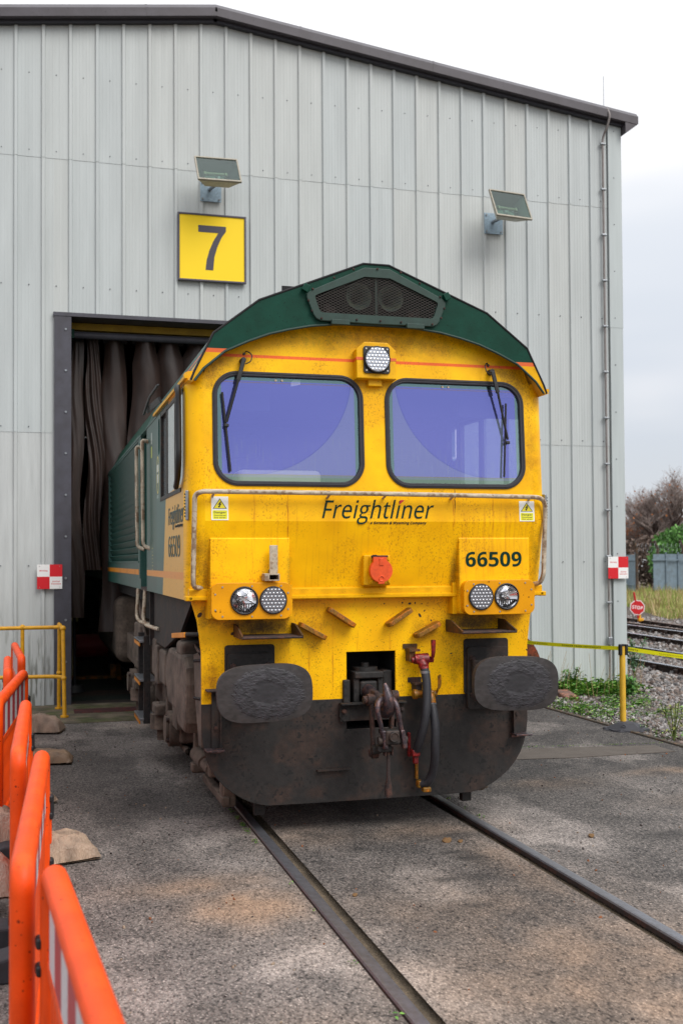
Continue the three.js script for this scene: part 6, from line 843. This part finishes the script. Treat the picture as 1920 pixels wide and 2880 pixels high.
{
  const r = rng(77);
  // a bent leaf: two quads, pointed tip
  const leaf = (() => { const g = new THREE.BufferGeometry(); g.setAttribute('position', new THREE.Float32BufferAttribute([0, 0, 0, -0.28, 0.08, 0.4, 0, 0.02, 0.5, 0, 0, 0, 0, 0.02, 0.5, 0.28, 0.08, 0.4, -0.28, 0.08, 0.4, 0, -0.12, 1, 0, 0.02, 0.5, 0, 0.02, 0.5, 0, -0.12, 1, 0.28, 0.08, 0.4], 3)); g.computeVertexNormals(); return clean(g); })();
  const lm = std({ roughness: 0.6, side: THREE.DoubleSide }), gy = (x) => -0.03 - 0.09 * sstep(3.98, 5.5, x), greens = ['#578a30', '#477828', '#6a9a38', '#78a03e', '#3c6622', '#8aa446'].map(col);
  const L = []; const clump = (x, z, n, rad, h, s, y0) => { const yb = y0 ?? gy(x); for (let i = 0; i < n; i++) { const a = r() * 6.283, d = rad * Math.sqrt(r()), t = 1 - (d / rad) ** 2; L.push([x + d * Math.cos(a), yb + 0.01 + r() * h * (0.35 + 0.65 * t), z + d * Math.sin(a), -0.9 + r() * 1.1, r() * 6.283, (r() - 0.5) * 0.8, s * (0.7 + r() * 0.7), s, s * (0.7 + r() * 0.9), greens[(r() * 6) | 0]]); } };
  for (let i = 0; i < 60; i++) clump(3.9 + r() * 2.4, -7.95 + r() * 0.45, 100, 0.16 + r() * 0.12, 0.1 + r() * 0.2, 0.065);
  for (let i = 0; i < 90; i++) { const x = 4.05 + r() ** 1.4 * 2.0; clump(x, -7.7 + r() ** 1.3 * 2.6, 16 + r() * 40, 0.06 + r() * 0.16, 0.03 + r() * 0.1, 0.03 + r() * 0.022); }
  for (let i = 0; i < 40; i++) clump(4.02 + r() * 0.35, -6.6 + r() * 4.6, 22, 0.07 + r() * 0.07, 0.04 + r() * 0.06, 0.03);
  for (let i = 0; i < 26; i++) clump(4.3 + r() * 2.6, -6 + r() * 4, 20, 0.06 + r() * 0.06, 0.04 + r() * 0.05, 0.028);
  for (let i = 0; i < 14; i++) clump(6.6 + r() * 3, -8 + r() * 4, 24, 0.09, 0.08, 0.04);
  // moss and seedlings along the rail
  for (let i = 0; i < 30; i++) clump(-0.845 - r() * 0.02, -1.4 + r() * 1.1, 9, 0.014, 0.012, 0.012, -0.02); for (const [x, z, s] of [[-0.85, 1.9, 0.024], [-0.85, 2.5, 0.026], [-0.84, 0.6, 0.015], [-0.84, 1.1, 0.014], [0.84, -0.62, 0.03], [0.845, -0.9, 0.02], [0.84, -1.25, 0.02], [-0.85, 3.1, 0.02]]) clump(x, z, 9, s, 0.02, s * 0.8, -0.02);
  for (let i = 0; i < 70; i++) { const x = 1.5 + i * 0.034; clump(x, -3.24 + 0.09 * sstep(2.3, 3.9, x) * 2 + (r() - 0.5) * 0.02, 5, 0.018, 0.008, 0.012, -0.02); }
  scatter('weeds', leaf, lm, L, 'low green weeds along the foot of the shed wall and the kerb', 'weeds');
  // single larger plants
  const plant = (x, z, h, n, s, c, name, label) => { const t = thing(name, label, 'plant'), y = gy(x), stems = [], lv = []; for (let k = 0; k < 5; k++) { const a = r() * 6.283, lean = 0.1 + r() * 0.25; const tip = new THREE.Vector3(x + Math.cos(a) * lean * h, y + h * (0.7 + 0.3 * r()), z + Math.sin(a) * lean * h); stems.push(sweep([new THREE.Vector3(x, y, z), new THREE.Vector3(lerp(x, tip.x, 0.4), y + h * 0.45, lerp(z, tip.z, 0.4)), tip], 0.006, 5)); for (let i = 0; i < n; i++) { const f = 0.25 + 0.75 * r(); lv.push(leaf.clone().scale(s * (0.7 + 0.5 * r()), s, s * (0.8 + r())).applyMatrix4(M4().makeRotationFromEuler(new THREE.Euler(-0.8 + r() * 1.2, r() * 6.28, 0, 'YXZ')).setPosition(lerp(x, tip.x, f) + (r() - 0.5) * s, lerp(y, tip.y, f), lerp(z, tip.z, f) + (r() - 0.5) * s))); } } put(t, 'stem', stems, std({ color: col('#5a6a30'), roughness: 0.8 })); put(t, 'foliage', lv, std({ color: c, roughness: 0.6, side: THREE.DoubleSide })); };
  plant(5.75, -7.0, 0.36, 34, 0.085, col('#4a7a30'), 'leafy_weed', 'bushy bright green weed growing beside the yellow belt post');
  plant(5.35, -7.85, 0.42, 24, 0.075, col('#47702e'), 'dock_plant', 'taller green plant against the shed wall below the earth strap');
  plant(7.3, -9.4, 0.75, 30, 0.09, col('#557a55'), 'buddleia_shrub', 'grey-green shrub growing between the shed corner and the first siding rail');
  plant(4.12, -3.25, 0.42, 14, 0.05, col('#7d8440'), 'tall_weed', 'tall yellowing weed at the kerb by the right edge of the photograph');
  // dry stalks by the wall
  const dry = []; for (let i = 0; i < 46; i++) { const x = 4.4 + r() * 2.0, z = -7.9 + r() * 0.7, h = 0.25 + r() * 0.4, y = gy(x), dx = (r() - 0.5) * 0.2; dry.push(sweep([new THREE.Vector3(x, y, z), new THREE.Vector3(x + dx * 0.4, y + h * 0.6, z), new THREE.Vector3(x + dx, y + h, z + 0.05)], 0.0025, 4)); } const ds = put(scene, 'dry_stalks', dry, std({ color: col('#b39a72'), roughness: 0.9 })); ds.userData = { kind: 'stuff', label: 'thin dry stalks rising from the weeds at the wall', category: 'weeds' };
  // meadow beyond the sidings
  const blade = (() => { const g = new THREE.BufferGeometry(); g.setAttribute('position', new THREE.Float32BufferAttribute([-0.5, 0, 0, 0.5, 0, 0, 0.12, 0.7, 0.1, -0.5, 0, 0, 0.12, 0.7, 0.1, -0.2, 0.7, 0.1, -0.2, 0.7, 0.1, 0.12, 0.7, 0.1, 0, 1, 0.3], 3)); g.computeVertexNormals(); return clean(g); })();
  const B = [], gc = ['#a58c5e', '#b59c70', '#8f7f4c', '#8a9a48', '#bda67c', '#a48f62'].map(col); for (let i = 0; i < 60000; i++) { const z = -24 - r() * 26, w = 15.5 + (-z - 20) * 0.42; const x = w + r() * 16; const tall = r() < 0.04, h = (tall ? 0.5 : 0.14) + r() * 0.26; B.push([x, -0.12, z, (r() - 0.5) * 0.7, r() * 6.28, (r() - 0.5) * 0.7, tall ? 0.06 : 0.035, h, 0.3, gc[(fbm(x * 0.6, z * 0.6, 999, 3, 99) * 5 + r() * 2) % 6 | 0]]); }
  scatter('grass', blade, std({ roughness: 0.9, side: THREE.DoubleSide }), B, 'tall straw-green grass between the sidings and the fence', 'grass');
}
// ------------------------------------------------------------------ palisade fence, trees, bush, far warehouse
{
  const m = std({ color: col('#7b8d9a'), map: dust(0.5), roughness: 0.6 }), cm = std({ color: col('#8d8273'), map: oil(1), roughness: 0.95 });
  const fence = (label, A, B, nPost) => { const t = thing('palisade_fence', label, 'fence'), D = [B[0] - A[0], B[1] - A[1]], L = Math.hypot(...D), a = Math.atan2(-D[1], D[0]), N = Math.floor(L / 0.15), pal = []; for (let i = 0; i < N; i++) { const s = (i + 0.5) / N; pal.push(box(0.075, 2.15, 0.03, A[0] + D[0] * s, 1.0, A[1] + D[1] * s, 0, a, 0)); } const p = put(t, 'paling', pal, m); p.userData.kind = 'stuff'; for (const y of [0.4, 1.75]) put(t, 'rail', [box(L, 0.06, 0.06, A[0] + D[0] / 2, y, A[1] + D[1] / 2 - 0.05, 0, a, 0)], m); for (let i = 0; i <= nPost; i++) { const s = i / nPost; put(t, 'post', [box(0.1, 2.3, 0.1, A[0] + D[0] * s, 1.05, A[1] + D[1] * s - 0.1, 0, a, 0)], m); } return t; };
  fence('blue-grey palisade fence seen end-on beyond the grass', [29.1, -46], [33.2, -60], 5); 
  const f2 = thing('sheet_fence', 'blue-grey flat panel fence facing the grass by the right edge', 'fence'); for (let i = 0; i < 6; i++) { put(f2, 'panel', [box(0.74, 2.2, 0.04, 30.6 + i * 0.78, 1.0, -46.2 - i * 0.05)], m); put(f2, 'post', [box(0.06, 2.3, 0.08, 30.99 + i * 0.78, 1.05, -46.15 - i * 0.05)], m); } put(f2, 'top_rail', [box(5, 0.06, 0.06, 32.6, 1.78, -46.1)], m);
  const cp = (x, z, lab) => { const t = put(scene, 'concrete_post', [pipe([[x, -0.2, z], [x, 2.4, z], [x - 0.2, 2.85, z]], 0.09, 0.1, 6)], cm); t.userData = { label: lab, category: 'post' }; }; cp(29.05, -45.9, 'cranked concrete post at the fence corner nearer the shed'); cp(31.0, -47, 'cranked concrete post in front of the green bush'); cp(32.6, -47, 'cranked concrete post cut off by the right edge');
  const coil = []; for (let i = 0; i < 16; i++) coil.push(new THREE.TorusGeometry(0.24, 0.006, 4, 18).rotateY(0.8).translate(29.2 + i * 0.26, 2.45, -46)); const wc = put(scene, 'barbed_wire_coil', coil, MAT.zinc); wc.userData = { label: 'coil of barbed wire along the top of the fence', category: 'wire coil' };
}
function bareTree(x, z, h, label, seed, spread, leafN, rich = 3, y0 = -0.1) {
  const r = rng(seed), t = thing('bare_tree', label, 'tree', 'bare winter trees beyond the fence'), trunk = [], twigs = [], tips = [];
  const grow = (p, dir, len, rad, depth) => {
    const n = 4, q = [p.clone()], d = dir.clone(); for (let i = 0; i < n; i++) { d.x += (r() - 0.5) * 0.22; d.z += (r() - 0.5) * 0.22; d.y += 0.03; d.normalize(); q.push(q[q.length - 1].clone().addScaledVector(d, len / n)); }
    (depth < 3 ? trunk : twigs).push(sweep(q, (s) => rad * (1 - 0.45 * s), depth < 2 ? 7 : depth < 4 ? 4 : 3)); if (depth >= 6) { tips.push(q[n]); return; }
    const kids = depth === 0 ? 7 : depth < 3 ? 4 : rich; for (let i = 0; i < kids; i++) { const s = depth === 0 ? 0.45 + 0.55 * r() : 0.3 + 0.7 * r(), b = q[Math.min(n, Math.round(s * n))], a = r() * 6.283, k = spread * (0.5 + r()); const nd = d.clone().add(new THREE.Vector3(Math.cos(a) * k, 0.15 + 0.3 * r(), Math.sin(a) * k)).normalize(); grow(b, nd, len * (0.6 + 0.22 * r()), Math.max(0.006, rad * 0.55), depth + 1); }
  };
  grow(new THREE.Vector3(x, y0, z), new THREE.Vector3(0.02, 1, 0), h * 0.26, h * 0.022, 0);
  const bm = std({ color: col('#5b4a45'), roughness: 0.95 }); put(t, 'trunk', trunk, bm); put(t, 'crown', twigs, std({ color: col('#8f8079'), roughness: 0.95 }));
  if (leafN) { const lv = []; for (let i = 0; i < leafN; i++) { const p = tips[(r() * tips.length) | 0]; lv.push(at(new THREE.PlaneGeometry(0.11, 0.09), p.x + (r() - 0.5) * 0.3, p.y + (r() - 0.5) * 0.3, p.z, r() * 3, r() * 3, r() * 3)); } put(t, 'leaves', lv, std({ color: col('#a8642c'), roughness: 0.8, side: THREE.DoubleSide })).userData.kind = 'stuff'; }
}
bareTree(38.4, -58, 11.2, 'bare round-crowned tree rising highest above the fence', 12, 1.1, 300, 4);
bareTree(41.6, -61, 10.6, 'bare tree cut off by the right edge behind the green bush', 13, 0.8, 300);
bareTree(37.4, -61, 7.0, 'low bare reddish tree close to the shed corner', 14, 0.95, 500);
bareTree(45.0, -70, 6.8, 'faint bare tree standing behind the highest one', 16, 0.9, 260);
bareTree(40.6, -66, 8.6, 'bare slender tree behind the low reddish one', 19, 1.0, 120);
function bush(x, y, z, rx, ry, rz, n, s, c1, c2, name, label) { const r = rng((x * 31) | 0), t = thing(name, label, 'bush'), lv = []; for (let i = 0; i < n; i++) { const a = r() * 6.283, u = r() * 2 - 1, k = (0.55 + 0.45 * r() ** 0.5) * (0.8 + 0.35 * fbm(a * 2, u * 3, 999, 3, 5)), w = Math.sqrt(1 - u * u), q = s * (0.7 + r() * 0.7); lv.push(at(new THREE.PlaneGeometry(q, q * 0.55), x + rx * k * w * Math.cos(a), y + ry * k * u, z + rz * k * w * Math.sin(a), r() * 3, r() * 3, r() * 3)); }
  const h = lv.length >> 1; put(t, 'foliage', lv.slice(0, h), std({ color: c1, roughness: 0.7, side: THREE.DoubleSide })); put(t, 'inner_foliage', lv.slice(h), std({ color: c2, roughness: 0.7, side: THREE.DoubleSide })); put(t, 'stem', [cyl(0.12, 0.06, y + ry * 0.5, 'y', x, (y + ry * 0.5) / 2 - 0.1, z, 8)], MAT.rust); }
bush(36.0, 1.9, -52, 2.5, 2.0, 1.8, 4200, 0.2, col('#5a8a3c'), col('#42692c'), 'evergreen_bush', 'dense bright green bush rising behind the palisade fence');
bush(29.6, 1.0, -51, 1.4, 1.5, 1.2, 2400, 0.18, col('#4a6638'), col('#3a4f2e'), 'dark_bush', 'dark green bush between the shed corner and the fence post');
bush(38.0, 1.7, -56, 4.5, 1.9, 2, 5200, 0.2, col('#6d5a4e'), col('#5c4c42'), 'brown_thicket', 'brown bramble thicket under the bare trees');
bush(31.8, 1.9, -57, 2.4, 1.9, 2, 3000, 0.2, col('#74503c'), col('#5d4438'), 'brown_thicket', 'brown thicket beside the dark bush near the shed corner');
{ const t = thing('far_warehouse', 'long white warehouse showing between the bare trees far away', 'building'), w = std({ color: col('#d9dee2'), roughness: 0.7 }); put(t, 'wall', [span(60, 130, -0.2, 5.6, -150, -128)], w); put(t, 'roof', [span(59, 131, 5.6, 6.6, -151, -127)], std({ color: col('#e6eaee'), roughness: 0.6 })); for (let i = 0; i < 8; i++) put(t, 'window', [span(66 + i * 8, 70 + i * 8, 2.4, 3.6, -127.99, -127.9)], MAT.dark); }
renderer.render(scene, camera);
